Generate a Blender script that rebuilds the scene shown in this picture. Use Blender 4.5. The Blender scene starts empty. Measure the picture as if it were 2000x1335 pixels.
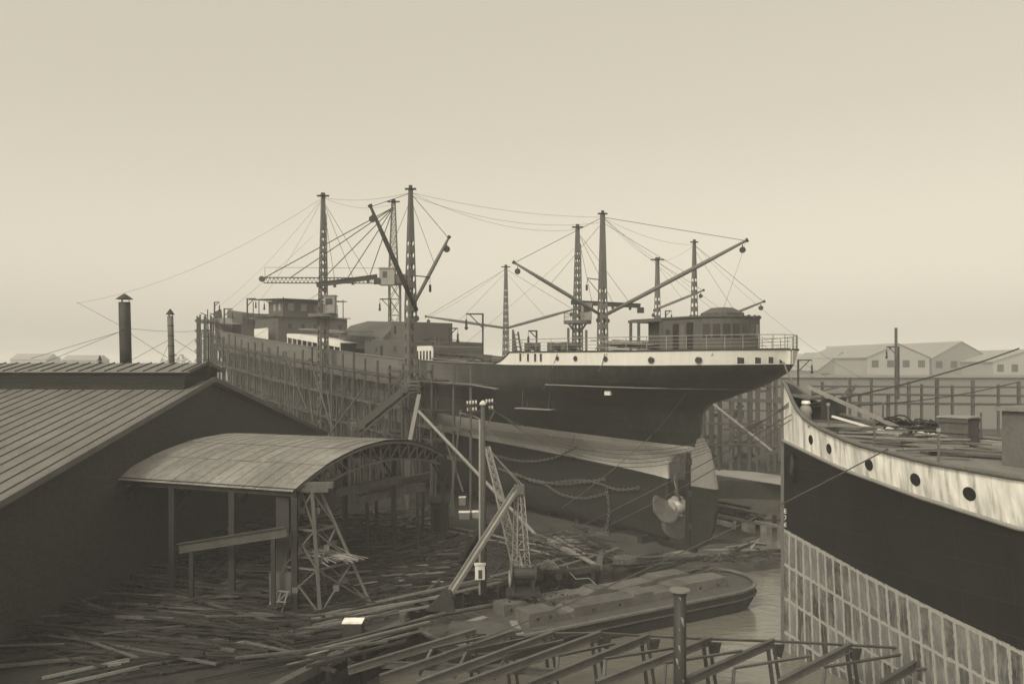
import bpy, bmesh, math, random
from mathutils import Vector as V, Matrix
random.seed(7)
SC = bpy.context.scene
COL = SC.collection
R = math.radians
# ------------------------------------------------------------------ camera, sky, sun, exposure
F, CX, HY, CZ = 1650.0, 978.0, 707.0, 15.0          # focal length in photo pixels, principal column, horizon row, eye height
cam = bpy.data.cameras.new('camera')
cam.sensor_width = 36.0
cam.lens = F / 2000.0 * 36.0
cam.shift_x = (1000 - CX) / 2000.0
cam.shift_y = (HY - 667.5) / 2000.0
cam.clip_end = 20000
camo = bpy.data.objects.new('camera', cam)
camo.location = (0, 0, CZ); camo.rotation_euler = (R(90), 0, 0)
COL.objects.link(camo); SC.camera = camo

SUN = V((-0.42, -0.62, 0.66)).normalized()
w = bpy.data.worlds.new('World'); SC.world = w; w.use_nodes = True
nt = w.node_tree; nt.nodes.clear()
def wn(t, **k):
    n = nt.nodes.new(t)
    for a, b in k.items(): setattr(n, a, b)
    return n
sky = wn('ShaderNodeTexSky', sky_type='NISHITA', sun_disc=False)
sky.sun_elevation = math.asin(SUN.z); sky.sun_rotation = math.atan2(SUN.x, SUN.y)
sky.air_density = 1.0; sky.dust_density = 6.0; sky.ozone_density = 1.0
bw = wn('ShaderNodeRGBToBW'); nt.links.new(sky.outputs[0], bw.inputs[0])
mul = wn('ShaderNodeMath', operation='MULTIPLY_ADD'); mul.inputs[1].default_value = 0.60; mul.inputs[2].default_value = 2.55
nt.links.new(bw.outputs[0], mul.inputs[0])
tint = wn('ShaderNodeMix', data_type='RGBA', blend_type='MULTIPLY'); tint.inputs[0].default_value = 1.0
tc = wn('ShaderNodeTexCoord'); sx3 = wn('ShaderNodeSeparateXYZ'); nt.links.new(tc.outputs['Generated'], sx3.inputs[0])   # pale glow of the overcast towards the horizon, all round
hg = wn('ShaderNodeMapRange', interpolation_type='SMOOTHSTEP'); nt.links.new(sx3.outputs[2], hg.inputs[0]); hg.inputs[1].default_value = 0.0; hg.inputs[2].default_value = 0.30; hg.inputs[3].default_value = 1.22; hg.inputs[4].default_value = 1.0
m2_ = wn('ShaderNodeMath', operation='MULTIPLY'); nt.links.new(mul.outputs[0], m2_.inputs[0]); nt.links.new(hg.outputs[0], m2_.inputs[1])
nt.links.new(m2_.outputs[0], tint.inputs[6]); tint.inputs[7].default_value = (1.09, 1.0, 0.805, 1)
bg = wn('ShaderNodeBackground'); bg.inputs[1].default_value = 0.146
nt.links.new(tint.outputs[2], bg.inputs[0])
wo = wn('ShaderNodeOutputWorld'); nt.links.new(bg.outputs[0], wo.inputs[0])
sl = bpy.data.lights.new('sun', 'SUN'); sl.energy = 1.5; sl.angle = R(12); sl.color = (1.0, 0.94, 0.78)
so = bpy.data.objects.new('sun', sl); so.rotation_euler = SUN.to_track_quat('Z', 'Y').to_euler(); so.location = (-40, -60, 70)
COL.objects.link(so)
SC.view_settings.view_transform = 'Standard'; SC.view_settings.look = 'None'
SC.view_settings.exposure = 0.13; SC.view_settings.gamma = 1.0
try: SC.view_settings.use_curve_mapping = False
except Exception: pass
SC.cycles.max_bounces = 6; SC.cycles.volume_bounces = 4
SC.cycles.volume_step_rate = 4.0
SC.cycles.use_denoising = True
# ------------------------------------------------------------------ pixel helpers: a pixel is a direction, the depth or height comes from what a thing stands on
def P(px, py, Y): return V(((px - CX) / F * Y, Y, CZ - (py - HY) / F * Y))
def G(px, py, z=1.6):
    Y = F * (CZ - z) / (py - HY)
    return V(((px - CX) / F * Y, Y, z))
# ------------------------------------------------------------------ materials
def mat(name, v, rough=0.8, var=0.35, sc=0.8, fine=9.0, bump=0.25, streak=0.0, metal=0.0, objvar=0.0, spec=0.3, warm=(1.03, 1.0, 0.94)):
    m = bpy.data.materials.new(name); m.use_nodes = True
    t = m.node_tree; N = t.nodes; L = t.links
    b = N['Principled BSDF']
    g = N.new('ShaderNodeNewGeometry')
    mp = N.new('ShaderNodeMapping'); L.new(g.outputs['Position'], mp.inputs[0])
    if streak: mp.inputs['Scale'].default_value = (1, 1, 1 - streak)
    n1 = N.new('ShaderNodeTexNoise'); n1.inputs['Scale'].default_value = sc; n1.inputs['Detail'].default_value = 5; L.new(mp.outputs[0], n1.inputs['Vector'])
    n2 = N.new('ShaderNodeTexNoise'); n2.inputs['Scale'].default_value = fine; n2.inputs['Detail'].default_value = 4; L.new(mp.outputs[0], n2.inputs['Vector'])
    a = N.new('ShaderNodeMath'); a.operation = 'MULTIPLY_ADD'; L.new(n2.outputs[0], a.inputs[0]); a.inputs[1].default_value = 0.5; 
    h = N.new('ShaderNodeMath'); h.operation = 'MULTIPLY'; L.new(n1.outputs[0], h.inputs[0]); h.inputs[1].default_value = 0.5
    L.new(h.outputs[0], a.inputs[2])
    mr = N.new('ShaderNodeMapRange'); L.new(a.outputs[0], mr.inputs[0])
    mr.inputs[1].default_value = 0.28; mr.inputs[2].default_value = 0.72
    mr.inputs[3].default_value = v * (1 - var); mr.inputs[4].default_value = v * (1 + var)
    last = mr.outputs[0]
    if objvar:
        oi = N.new('ShaderNodeObjectInfo')
        r2 = N.new('ShaderNodeMapRange'); L.new(oi.outputs['Random'], r2.inputs[0]); r2.inputs[3].default_value = 1 - objvar; r2.inputs[4].default_value = 1 + objvar
        mm = N.new('ShaderNodeMath'); mm.operation = 'MULTIPLY'; L.new(last, mm.inputs[0]); L.new(r2.outputs[0], mm.inputs[1]); last = mm.outputs[0]
    c = N.new('ShaderNodeMix'); c.data_type = 'RGBA'; c.blend_type = 'MULTIPLY'; c.inputs[0].default_value = 1
    L.new(last, c.inputs[6]); c.inputs[7].default_value = (*warm, 1)
    L.new(c.outputs[2], b.inputs['Base Color'])
    b.inputs['Roughness'].default_value = rough; b.inputs['Metallic'].default_value = metal
    b.inputs['Specular IOR Level'].default_value = spec
    if bump:
        bp = N.new('ShaderNodeBump'); bp.inputs['Strength'].default_value = bump; bp.inputs['Distance'].default_value = 0.04
        L.new(n2.outputs[0], bp.inputs['Height']); L.new(bp.outputs[0], b.inputs['Normal'])
    m['last'] = 0
    return m
M = {}
M['mud'] = mat('mud', 0.028, 0.85, 0.55, 0.30, 4.0, 0.9)
M['bank'] = mat('bank', 0.045, 0.9, 0.4, 0.6, 6.0, 0.7)
M['slip'] = mat('slip', 0.055, 0.9, 0.45, 0.4, 5.0, 0.5)
M['wood'] = mat('weathered_wood', 0.072, 0.85, 0.35, 2.0, 14, 0.35, 0.8, objvar=0.35)
M['wood_light'] = mat('fresh_wood', 0.20, 0.8, 0.3, 2.0, 14, 0.3, 0.8, objvar=0.3)
M['wood_way'] = mat('oak_timber', 0.105, 0.85, 0.45, 1.2, 9, 0.5, 0.3, objvar=0.18)
M['wood_dark'] = mat('tarred_wood', 0.024, 0.8, 0.4, 2.0, 12, 0.3, 0.8, objvar=0.35)
M['staging'] = mat('staging_wood', 0.06, 0.85, 0.4, 1.0, 10, 0.3, 0.8, objvar=0.25)
M['black'] = mat('black_hull_paint', 0.013, 0.55, 0.35, 0.5, 4.0, 0.10, 0.85, spec=0.35)
M['bottom'] = mat('antifouling_paint', 0.015, 0.65, 0.35, 0.5, 4.0, 0.12, 0.8)
M['boot'] = mat('grey_boot_paint', 0.46, 0.7, 0.16, 0.4, 5.0, 0.08, 0.8)
M['boot_dimmed'] = mat('dimmed_boot_paint', 0.20, 0.7, 0.2, 0.4, 5.0, 0.08, 0.8)  # boot paint again, darkened in its colour to offset direct light on the rudder
M['white'] = mat('white_paint', 0.6, 0.55, 0.12, 0.5, 3.0, 0.03, 0.85)
M['white_worn'] = mat('worn_white_paint', 0.72, 0.65, 0.5, 0.9, 3.0, 0.1, 0.8)
M['primer'] = mat('grey_primer', 0.075, 0.7, 0.18, 0.6, 6.0, 0.08, 0.5)
M['steel'] = mat('grey_steel', 0.10, 0.6, 0.3, 1.0, 10, 0.12, 0.4, objvar=0.12)
M['steel_light'] = mat('light_steel', 0.22, 0.6, 0.25, 1.0, 10, 0.1, 0.4)
M['steel_dark'] = mat('dark_steel', 0.028, 0.6, 0.4, 1.5, 12, 0.15, objvar=0.25)
M['iron'] = mat('iron_angle', 0.07, 0.5, 0.45, 1.5, 12, 0.2, objvar=0.2, spec=0.5)
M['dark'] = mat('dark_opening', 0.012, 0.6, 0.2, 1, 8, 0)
M['glass'] = mat('window_glass', 0.02, 0.12, 0.1, 1, 8, 0, spec=0.6)
M['cable'] = mat('wire_rope', 0.05, 0.7, 0.2, 2, 10, 0)
M['rope'] = mat('hemp_rope', 0.14, 0.9, 0.3, 4, 30, 0.2)
def primed(m, s_edge, v):
    N = m.node_tree.nodes; L = m.node_tree.links; b = N['Principled BSDF']
    g = N.new('ShaderNodeNewGeometry'); dt = N.new('ShaderNodeVectorMath'); dt.operation = 'DOT_PRODUCT'; L.new(g.outputs['Position'], dt.inputs[0]); dt.inputs[1].default_value = (-.59, .807, 0)
    n = N.new('ShaderNodeTexNoise'); n.inputs['Scale'].default_value = .25; L.new(g.outputs['Position'], n.inputs['Vector'])
    ad = N.new('ShaderNodeMath'); ad.operation = 'MULTIPLY_ADD'; L.new(n.outputs[0], ad.inputs[0]); ad.inputs[1].default_value = 9.0; L.new(dt.outputs['Value'], ad.inputs[2])
    mr = N.new('ShaderNodeMapRange'); e = 36.47 + s_edge + 4.5; mr.inputs[1].default_value = e - 4; mr.inputs[2].default_value = e + 4; L.new(ad.outputs[0], mr.inputs[0])
    mx = N.new('ShaderNodeMix'); mx.data_type = 'RGBA'; L.new(mr.outputs[0], mx.inputs[0]); old = b.inputs['Base Color'].links[0].from_socket
    L.new(old, mx.inputs[6]); mx.inputs[7].default_value = (v*1.03, v, v*.94, 1); L.new(mx.outputs[2], b.inputs['Base Color'])
M['black1'] = mat('black_hull_paint_new', 0.026, 0.55, 0.55, 0.5, 4.0, 0.10, 0.85, spec=0.35)
primed(M['black1'], 31, 0.105); primed(M['bottom'], 42, 0.10); primed(M['boot'], 44, 0.12)
def plates(m, axis, amt=.16, bw=5.2, rh=1.35):
    N = m.node_tree.nodes; L = m.node_tree.links; b = N['Principled BSDF']
    g = N.new('ShaderNodeNewGeometry'); dt = N.new('ShaderNodeVectorMath'); dt.operation = 'DOT_PRODUCT'; L.new(g.outputs['Position'], dt.inputs[0]); dt.inputs[1].default_value = axis
    sp = N.new('ShaderNodeSeparateXYZ'); L.new(g.outputs['Position'], sp.inputs[0])
    sl_ = N.new('ShaderNodeMath'); sl_.operation = 'MULTIPLY_ADD'; L.new(dt.outputs['Value'], sl_.inputs[0]); sl_.inputs[1].default_value = -.03; L.new(sp.outputs[2], sl_.inputs[2])
    cb = N.new('ShaderNodeCombineXYZ'); L.new(dt.outputs['Value'], cb.inputs[0]); L.new(sl_.outputs[0], cb.inputs[1])
    br = N.new('ShaderNodeTexBrick'); L.new(cb.outputs[0], br.inputs['Vector']); br.inputs['Scale'].default_value = 1; br.inputs['Brick Width'].default_value = bw; br.inputs['Row Height'].default_value = rh; br.inputs['Mortar Size'].default_value = .018; br.inputs['Mortar Smooth'].default_value = .3
    br.inputs[1].default_value = (1-amt,)*3+(1,); br.inputs[2].default_value = (1+amt,)*3+(1,); br.inputs[3].default_value = (1.5,)*3+(1,)
    mx = N.new('ShaderNodeMix'); mx.data_type = 'RGBA'; mx.blend_type = 'MULTIPLY'; mx.inputs[0].default_value = 1; old = b.inputs['Base Color'].links[0].from_socket
    L.new(old, mx.inputs[6]); L.new(br.outputs[0], mx.inputs[7]); L.new(mx.outputs[2], b.inputs['Base Color'])
    ob = b.inputs['Normal'].links[0].from_socket; bp = N.new('ShaderNodeBump'); bp.inputs['Strength'].default_value = .5; bp.inputs['Distance'].default_value = .02; L.new(br.outputs['Fac'], bp.inputs['Height']); L.new(ob, bp.inputs['Normal']); L.new(bp.outputs[0], b.inputs['Normal'])
for k_ in ('black1', 'bottom', 'boot'): plates(M[k_], (-.59, .807, 0))
plates(M['black'], (.6, -.8, 0), .12, 4.5, 1.3)
M['brick'] = mat('dark_brick', 0.032, 0.9, 0.5, 0.25, 5, 0.3, 0.4)
M['zinc'] = mat('zinc_roof', 0.135, 0.65, 0.3, 0.5, 4, 0.1, objvar=0.14)
M['corr'] = mat('corrugated_iron', 0.20, 0.6, 0.4, 0.35, 3.0, 0.1, objvar=0.10)
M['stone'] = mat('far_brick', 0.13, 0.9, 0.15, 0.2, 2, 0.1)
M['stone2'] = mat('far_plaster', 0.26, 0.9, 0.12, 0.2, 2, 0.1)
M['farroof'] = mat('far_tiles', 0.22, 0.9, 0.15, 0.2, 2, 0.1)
M['deck'] = mat('deck_boards', 0.16, 0.85, 0.35, 1.5, 10, 0.3)
M['bronze'] = mat('propeller_bronze', 0.13, 0.45, 0.3, 1.5, 6, 0.1, metal=0.3)
M['bronze_l'] = mat('propeller_hub', 0.32, 0.5, 0.25, 1.5, 6, 0.1, metal=0.2)
M['porcelain'] = mat('porcelain', 0.5, 0.3, 0.05, 2, 8, 0)
M['leaf'] = mat('far_foliage', 0.07, 0.9, 0.35, 0.1, 0.8, 0)
M['brush'] = mat('brushwood', 0.075, 0.9, 0.5, 3, 20, 0.3)
# corrugated and brick details
def add_brick(m, v1, v2, vm, scale, bw=0.5, rh=0.25, ms=0.02, coord='Position'):
    t = m.node_tree; N = t.nodes; L = t.links; b = N['Principled BSDF']
    g = N.new('ShaderNodeNewGeometry'); sep = N.new('ShaderNodeSeparateXYZ'); L.new(g.outputs['Position'], sep.inputs[0])
    ad = N.new('ShaderNodeMath'); ad.operation = 'ADD'; L.new(sep.outputs[0], ad.inputs[0]); L.new(sep.outputs[1], ad.inputs[1])
    cb = N.new('ShaderNodeCombineXYZ'); L.new(ad.outputs[0], cb.inputs[0]); L.new(sep.outputs[2], cb.inputs[1])
    br = N.new('ShaderNodeTexBrick'); L.new(cb.outputs[0], br.inputs['Vector'])
    br.inputs['Scale'].default_value = scale; br.inputs['Mortar Size'].default_value = ms
    br.inputs['Brick Width'].default_value = bw; br.inputs['Row Height'].default_value = rh
    for i, v in ((1, v1), (2, v2), (3, vm)): br.inputs[i].default_value = (v * 1.03, v, v * .94, 1)
    mx = N.new('ShaderNodeMix'); mx.data_type = 'RGBA'; mx.inputs[0].default_value = 0.5
    old = b.inputs['Base Color'].links[0].from_socket
    L.new(old, mx.inputs[6]); L.new(br.outputs[0], mx.inputs[7]); L.new(mx.outputs[2], b.inputs['Base Color'])
add_brick(M['brick'], 0.022, 0.06, 0.085, 1.7)
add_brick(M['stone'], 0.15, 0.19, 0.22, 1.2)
def mk_water():
    m = bpy.data.materials.new('harbour_water'); m.use_nodes = True
    N = m.node_tree.nodes; L = m.node_tree.links; b = N['Principled BSDF']
    b.inputs['Base Color'].default_value = (0.15, 0.145, 0.125, 1); b.inputs['Roughness'].default_value = 0.2
    b.inputs['IOR'].default_value = 1.6; b.inputs['Specular IOR Level'].default_value = 0.9
    g = N.new('ShaderNodeNewGeometry'); mp = N.new('ShaderNodeMapping'); L.new(g.outputs['Position'], mp.inputs[0])
    mp.inputs['Rotation'].default_value = (0, 0, R(20)); mp.inputs['Scale'].default_value = (.7, 1.7, 1)
    n = N.new('ShaderNodeTexNoise'); n.inputs['Scale'].default_value = 0.9; n.inputs['Detail'].default_value = 7; n.inputs['Distortion'].default_value = 1.2; L.new(mp.outputs[0], n.inputs['Vector'])
    bp = N.new('ShaderNodeBump'); bp.inputs['Strength'].default_value = 0.4; bp.inputs['Distance'].default_value = 0.10
    L.new(n.outputs[0], bp.inputs['Height']); L.new(bp.outputs[0], b.inputs['Normal'])
    n3 = N.new('ShaderNodeTexNoise'); n3.inputs['Scale'].default_value = 0.16; n3.inputs['Detail'].default_value = 5; L.new(mp.outputs[0], n3.inputs['Vector'])
    rr = N.new('ShaderNodeMapRange'); L.new(n3.outputs[0], rr.inputs[0]); rr.inputs[1].default_value = .35; rr.inputs[2].default_value = .65; rr.inputs[3].default_value = .04; rr.inputs[4].default_value = .18; L.new(rr.outputs[0], b.inputs['Roughness'])
    return m
M['water'] = mk_water()
def mk_patch():
    """bottom of the moored ship: dark bare plates in rows, with light priming along seams and frames (uses the hull's own uv in metres)"""
    m = mat('patched_hull_paint', 0.3, 0.75, 0.3, 0.7, 4, 0.1, 0.7)
    N = m.node_tree.nodes; L = m.node_tree.links; b = N['Principled BSDF']
    uv = N.new('ShaderNodeTexCoord')
    nd = N.new('ShaderNodeTexNoise'); nd.inputs['Scale'].default_value = 3.5; nd.inputs['Detail'].default_value = 4; L.new(uv.outputs['UV'], nd.inputs['Vector'])
    va = N.new('ShaderNodeVectorMath'); va.operation = 'MULTIPLY_ADD'; L.new(nd.outputs['Color'], va.inputs[0]); va.inputs[1].default_value = (.16, .22, 0); L.new(uv.outputs['UV'], va.inputs[2])
    br = N.new('ShaderNodeTexBrick'); L.new(va.outputs[0], br.inputs['Vector'])
    br.offset = 0.0; br.inputs['Scale'].default_value = 1.0; br.inputs['Brick Width'].default_value = 0.66; br.inputs['Row Height'].default_value = 1.8
    br.inputs['Mortar Size'].default_value = 0.10; br.inputs['Mortar Smooth'].default_value = 0.4
    br.inputs['Color1'].default_value = (0.02,)*3 + (1,); br.inputs['Color2'].default_value = (0.16,)*3 + (1,); br.inputs['Mortar'].default_value = (0.34, 0.33, 0.31, 1)
    mp = N.new('ShaderNodeMapping'); L.new(uv.outputs['UV'], mp.inputs[0]); mp.inputs['Scale'].default_value = (7.0, 0.8, 1)
    n = N.new('ShaderNodeTexNoise'); n.inputs['Scale'].default_value = 1.0; n.inputs['Detail'].default_value = 6; L.new(mp.outputs[0], n.inputs['Vector'])
    rp = N.new('ShaderNodeMapRange'); L.new(n.outputs[0], rp.inputs[0]); rp.inputs[1].default_value = 0.48; rp.inputs[2].default_value = 0.72; rp.inputs[4].default_value = 0.7
    mx = N.new('ShaderNodeMix'); mx.data_type = 'RGBA'; L.new(rp.outputs[0], mx.inputs[0]); L.new(br.outputs[0], mx.inputs[6]); mx.inputs[7].default_value = (0.27, 0.265, 0.245, 1)
    n4 = N.new('ShaderNodeTexNoise'); n4.inputs['Scale'].default_value = .55; n4.inputs['Detail'].default_value = 6; n4.inputs['Roughness'].default_value = .7; L.new(uv.outputs['UV'], n4.inputs['Vector'])
    r4 = N.new('ShaderNodeMapRange'); L.new(n4.outputs[0], r4.inputs[0]); r4.inputs[1].default_value = .46; r4.inputs[2].default_value = .68; r4.inputs[4].default_value = .55
    m4 = N.new('ShaderNodeMix'); m4.data_type = 'RGBA'; L.new(r4.outputs[0], m4.inputs[0]); L.new(mx.outputs[2], m4.inputs[6]); m4.inputs[7].default_value = (.29, .285, .265, 1)
    n5 = N.new('ShaderNodeTexNoise'); n5.inputs['Scale'].default_value = 1.4; n5.inputs['Detail'].default_value = 7; L.new(mp.outputs[0], n5.inputs['Vector'])
    r5 = N.new('ShaderNodeMapRange'); L.new(n5.outputs[0], r5.inputs[0]); r5.inputs[1].default_value = .55; r5.inputs[2].default_value = .75; r5.inputs[4].default_value = .7
    m5 = N.new('ShaderNodeMix'); m5.data_type = 'RGBA'; L.new(r5.outputs[0], m5.inputs[0]); L.new(m4.outputs[2], m5.inputs[6]); m5.inputs[7].default_value = (.07, .068, .062, 1)
    L.new(m5.outputs[2], b.inputs['Base Color'])
    return m
M['patch'] = mk_patch()
def streaks(m, dark, lo, hi, sx, sy, use_uv=True):
    N = m.node_tree.nodes; L = m.node_tree.links; b = N['Principled BSDF']
    uv = N.new('ShaderNodeTexCoord'); mp = N.new('ShaderNodeMapping'); L.new(uv.outputs['UV'], mp.inputs[0]); mp.inputs['Scale'].default_value = (sx, sy, 1)
    n = N.new('ShaderNodeTexNoise'); n.inputs['Scale'].default_value = 1.0; n.inputs['Detail'].default_value = 7; n.inputs['Roughness'].default_value = 0.65; L.new(mp.outputs[0], n.inputs['Vector'])
    rp = N.new('ShaderNodeMapRange'); L.new(n.outputs[0], rp.inputs[0]); rp.inputs[1].default_value = lo; rp.inputs[2].default_value = hi
    mx = N.new('ShaderNodeMix'); mx.data_type = 'RGBA'; L.new(rp.outputs[0], mx.inputs[0])
    old = b.inputs['Base Color'].links[0].from_socket
    L.new(old, mx.inputs[6]); mx.inputs[7].default_value = (dark, dark, dark * .92, 1); L.new(mx.outputs[2], b.inputs['Base Color'])
streaks(M['white_worn'], 0.14, 0.50, 0.72, 2.2, 0.30)
# ------------------------------------------------------------------ mesh helpers
ORG = {}
def tag(o, label=None, cat=None, group=None, kind=None):
    if label: o['label'] = label
    if cat: o['category'] = cat
    if group: o['group'] = group
    if kind: o['kind'] = kind
    return o
def thing(name, loc, label=None, cat=None, group=None, kind=None):
    o = bpy.data.objects.new(name, None); o.empty_display_size = 0.3
    o.location = loc; COL.objects.link(o); ORG[o.name] = V(loc)
    return tag(o, label, cat, group, kind)
class MB:
    def __init__(s): s.v = []; s.f = []; s.m = []; s.uv = None
    def quad(s, a, b, c, d, mi=0):
        n = len(s.v); s.v += [V(a), V(b), V(c), V(d)]; s.f.append((n, n+1, n+2, n+3)); s.m.append(mi)
    def poly(s, pts, mi=0):
        n = len(s.v); s.v += [V(p) for p in pts]; s.f.append(tuple(range(n, n+len(pts)))); s.m.append(mi)
    def box(s, c, sx, sy, sz, ax=None, mi=0):
        c = V(c)
        if ax is None: ax = (V((1, 0, 0)), V((0, 1, 0)), V((0, 0, 1)))
        n = len(s.v)
        for k in (-.5, .5):
            for j in (-.5, .5):
                for i in (-.5, .5): s.v.append(c + ax[0]*sx*i + ax[1]*sy*j + ax[2]*sz*k)
        for f in ((0,2,3,1), (4,5,7,6), (0,1,5,4), (2,6,7,3), (0,4,6,2), (1,3,7,5)): s.f.append(tuple(n+i for i in f)); s.m.append(mi)
        return s
    def beam(s, a, b, w, h=None, up=(0, 0, 1), mi=0):
        a = V(a); b = V(b); h = h or w; d = b - a; l = d.length
        if l < 1e-5: return s
        d.normalize(); up = V(up)
        if abs(d.dot(up)) > 0.98: up = V((0, 1, 0.01))
        x = d.cross(up).normalized(); y = x.cross(d)
        return s.box((a+b)/2, w, l, h, (x, d, y), mi)
    def ibeam(s, a, b, w, h, t=0.03, up=(0, 0, 1), mi=0):
        a = V(a); b = V(b); d = (b-a).normalized(); up = V(up)
        if abs(d.dot(up)) > 0.98: up = V((0, 1, 0.01))
        x = d.cross(up).normalized(); y = x.cross(d)
        for q in (h/2, -h/2): s.beam(a+y*q, b+y*q, w, t, y, mi)
        return s.beam(a, b, t, h-t-.004, y, mi)
    def tube(s, pts, r, n=6, r2=None, cap=True, mi=0):
        pts = [V(p) for p in pts]; k = len(pts); base = len(s.v)
        for i, p in enumerate(pts):
            d = (pts[min(i+1, k-1)] - pts[max(i-1, 0)]).normalized()
            u = V((0, 0, 1)) if abs(d.z) < 0.9 else V((1, 0, 0))
            x = d.cross(u).normalized(); y = x.cross(d)
            rr = r if r2 is None else r + (r2-r)*i/(k-1)
            if isinstance(r, (list, tuple)): rr = r[i]
            for j in range(n):
                a = 2*math.pi*j/n; s.v.append(p + x*rr*math.cos(a) + y*rr*math.sin(a))
        for i in range(k-1):
            for j in range(n):
                a = base+i*n+j; b = base+i*n+(j+1) % n; s.f.append((a, b, b+n, a+n)); s.m.append(mi)
        if cap:
            s.f.append(tuple(base+j for j in reversed(range(n)))); s.m.append(mi)
            s.f.append(tuple(base+(k-1)*n+j for j in range(n))); s.m.append(mi)
        return s
    def prism(s, pts, vec, mi=0):
        vec = V(vec); n = len(pts); b = len(s.v)
        s.v += [V(p) for p in pts] + [V(p)+vec for p in pts]
        s.f.append(tuple(b+i for i in reversed(range(n)))); s.m.append(mi)
        s.f.append(tuple(b+n+i for i in range(n))); s.m.append(mi)
        for i in range(n):
            j = (i+1) % n; s.f.append((b+i, b+j, b+n+j, b+n+i)); s.m.append(mi)
        return s
    def grid(s, rows, mis=None, flip=False):
        b = len(s.v); c = len(rows[0])
        for r in rows: s.v += [V(p) for p in r]
        for i in range(len(rows)-1):
            for j in range(c-1):
                a = b+i*c+j; f = (a, a+1, a+c+1, a+c)
                s.f.append(tuple(reversed(f)) if flip else f); s.m.append(mis[i] if mis else 0)
        return s
    def build(s, name, mats, parent=None, smooth=False, origin=None, fix=False):
        if not isinstance(mats, (list, tuple)): mats = [mats]
        if parent is None:
            if origin is None:
                xs = [p.x for p in s.v]; ys = [p.y for p in s.v]; zs = [p.z for p in s.v]
                origin = V(((min(xs)+max(xs))/2, (min(ys)+max(ys))/2, min(zs)))
            org = V(origin)
        else: org = ORG[parent.name]
        me = bpy.data.meshes.new(name)
        me.from_pydata([tuple(p-org) for p in s.v], [], s.f)
        for m in mats: me.materials.append(M[m] if isinstance(m, str) else m)
        if len(mats) > 1: me.polygons.foreach_set('material_index', s.m)
        if s.uv:
            l = me.uv_layers.new(name='UVMap')
            for lp in me.loops: l.data[lp.index].uv = s.uv[lp.vertex_index]
        if fix:
            bm = bmesh.new(); bm.from_mesh(me); bmesh.ops.remove_doubles(bm, verts=bm.verts, dist=0.002); bmesh.ops.recalc_face_normals(bm, faces=bm.faces); bm.to_mesh(me); bm.free()
        if smooth:
            me.polygons.foreach_set('use_smooth', [True]*len(me.polygons))
        me.update()
        o = bpy.data.objects.new(name, me); COL.objects.link(o); ORG[o.name] = org
        if parent is None: o.location = org
        else: o.parent = parent
        return o
UNIT = {}
def unit(mname, rnd):
    k = (mname, rnd)
    if k not in UNIT:
        mb = MB()
        if rnd: mb.tube([(0, -.5, 0), (0, .5, 0)], .5, 7)
        else: mb.box((0, 0, 0), 1, 1, 1)
        me = bpy.data.meshes.new('round_bar' if rnd else 'bar'); me.from_pydata([tuple(p) for p in mb.v], [], mb.f); me.materials.append(M[mname])
        if rnd: me.polygons.foreach_set('use_smooth', [len(p.vertices) == 4 for p in me.polygons])
        UNIT[k] = me
    return UNIT[k]
def bar(name, a, b, w, mname, parent=None, h=None, rnd=False, up=(0, 0, 1)):
    """one straight timber, pole or bar as its own object, sharing one mesh between alike pieces"""
    a = V(a); b = V(b); h = h or w; d = b - a; l = d.length; d.normalize(); up = V(up)
    if abs(d.dot(up)) > 0.98: up = V((0, 1, 0.01))
    x = d.cross(up).normalized(); y = x.cross(d)
    mid = (a+b)/2
    o = bpy.data.objects.new(name, unit(mname, rnd))
    mt = Matrix(((x.x*w, d.x*l, y.x*h, 0), (x.y*w, d.y*l, y.y*h, 0), (x.z*w, d.z*l, y.z*h, 0), (0, 0, 0, 1)))
    if parent is not None: o.parent = parent; mid = mid - ORG[parent.name]
    mt.translation = mid; o.matrix_local = mt
    COL.objects.link(o); return o
def one(name, mb, mname, label, cat, group=None, **k):
    return tag(mb.build(name, mname, None, **k), label, cat, group)
def lerp(a, b, t): return a + (b-a)*t
def sst(a, b, x):
    t = max(0, min(1, (x-a)/(b-a))); return t*t*(3-2*t)
def interp(tab, x):
    if x <= tab[0][0]: return tab[0][1]
    for (x0, y0), (x1, y1) in zip(tab, tab[1:]):
        if x <= x1: return y0 + (y1-y0)*(x-x0)/(x1-x0)
    return tab[-1][1]
def sag(a, b, s=0.0, n=12):
    a = V(a); b = V(b)
    return [a.lerp(b, i/n) - V((0, 0, 1))*s*4*(i/n)*(1-i/n) for i in range(n+1)]
def wire(name, a, b, r, label, group, s=0.0, m='cable', cat='cable', n=10):
    return one(name, MB().tube(sag(a, b, s, n), r, 4), m, label, cat, group, smooth=True)
WZ = -0.4; GZ = 1.6
# ================================================================== THE SETTING
def S0(s, t): return (20.8 - .59*s - .807*t, 60.4 + .807*s - .59*t)
quay = [(-9.6, -60), (-9.6, 35.0), (-4.9, 43.6), (-5.0, 46.6), (-3.2, 49.4), (6.4, 54.9), S0(8.5, 10.6), S0(47.5, 10.6), S0(47.5, -10.6), S0(26, -10.6), (18.0, 97.5), (31.0, 94.5), (52, 88), (120, 80), (2500, 60)]
out = [V((x, y, GZ)) for x, y in quay] + [V((2500, 2600, GZ)), V((-2500, 2600, GZ)), V((-2500, -60, GZ))]
mb = MB(); mb.poly(out)
for a, b in zip(out[:len(quay)], out[1:len(quay)]):
    mb.quad(a, b, b-V((0, 0, 4)), a-V((0, 0, 4)))
o = mb.build('ground', 'mud', origin=(0, 0, GZ), fix=False); tag(o, kind='structure')
bm = bmesh.new(); bm.from_mesh(o.data); bmesh.ops.triangulate(bm, faces=[f for f in bm.faces if len(f.verts) > 4]); bmesh.ops.recalc_face_normals(bm, faces=bm.faces)
bm.to_mesh(o.data); bm.free()
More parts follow.
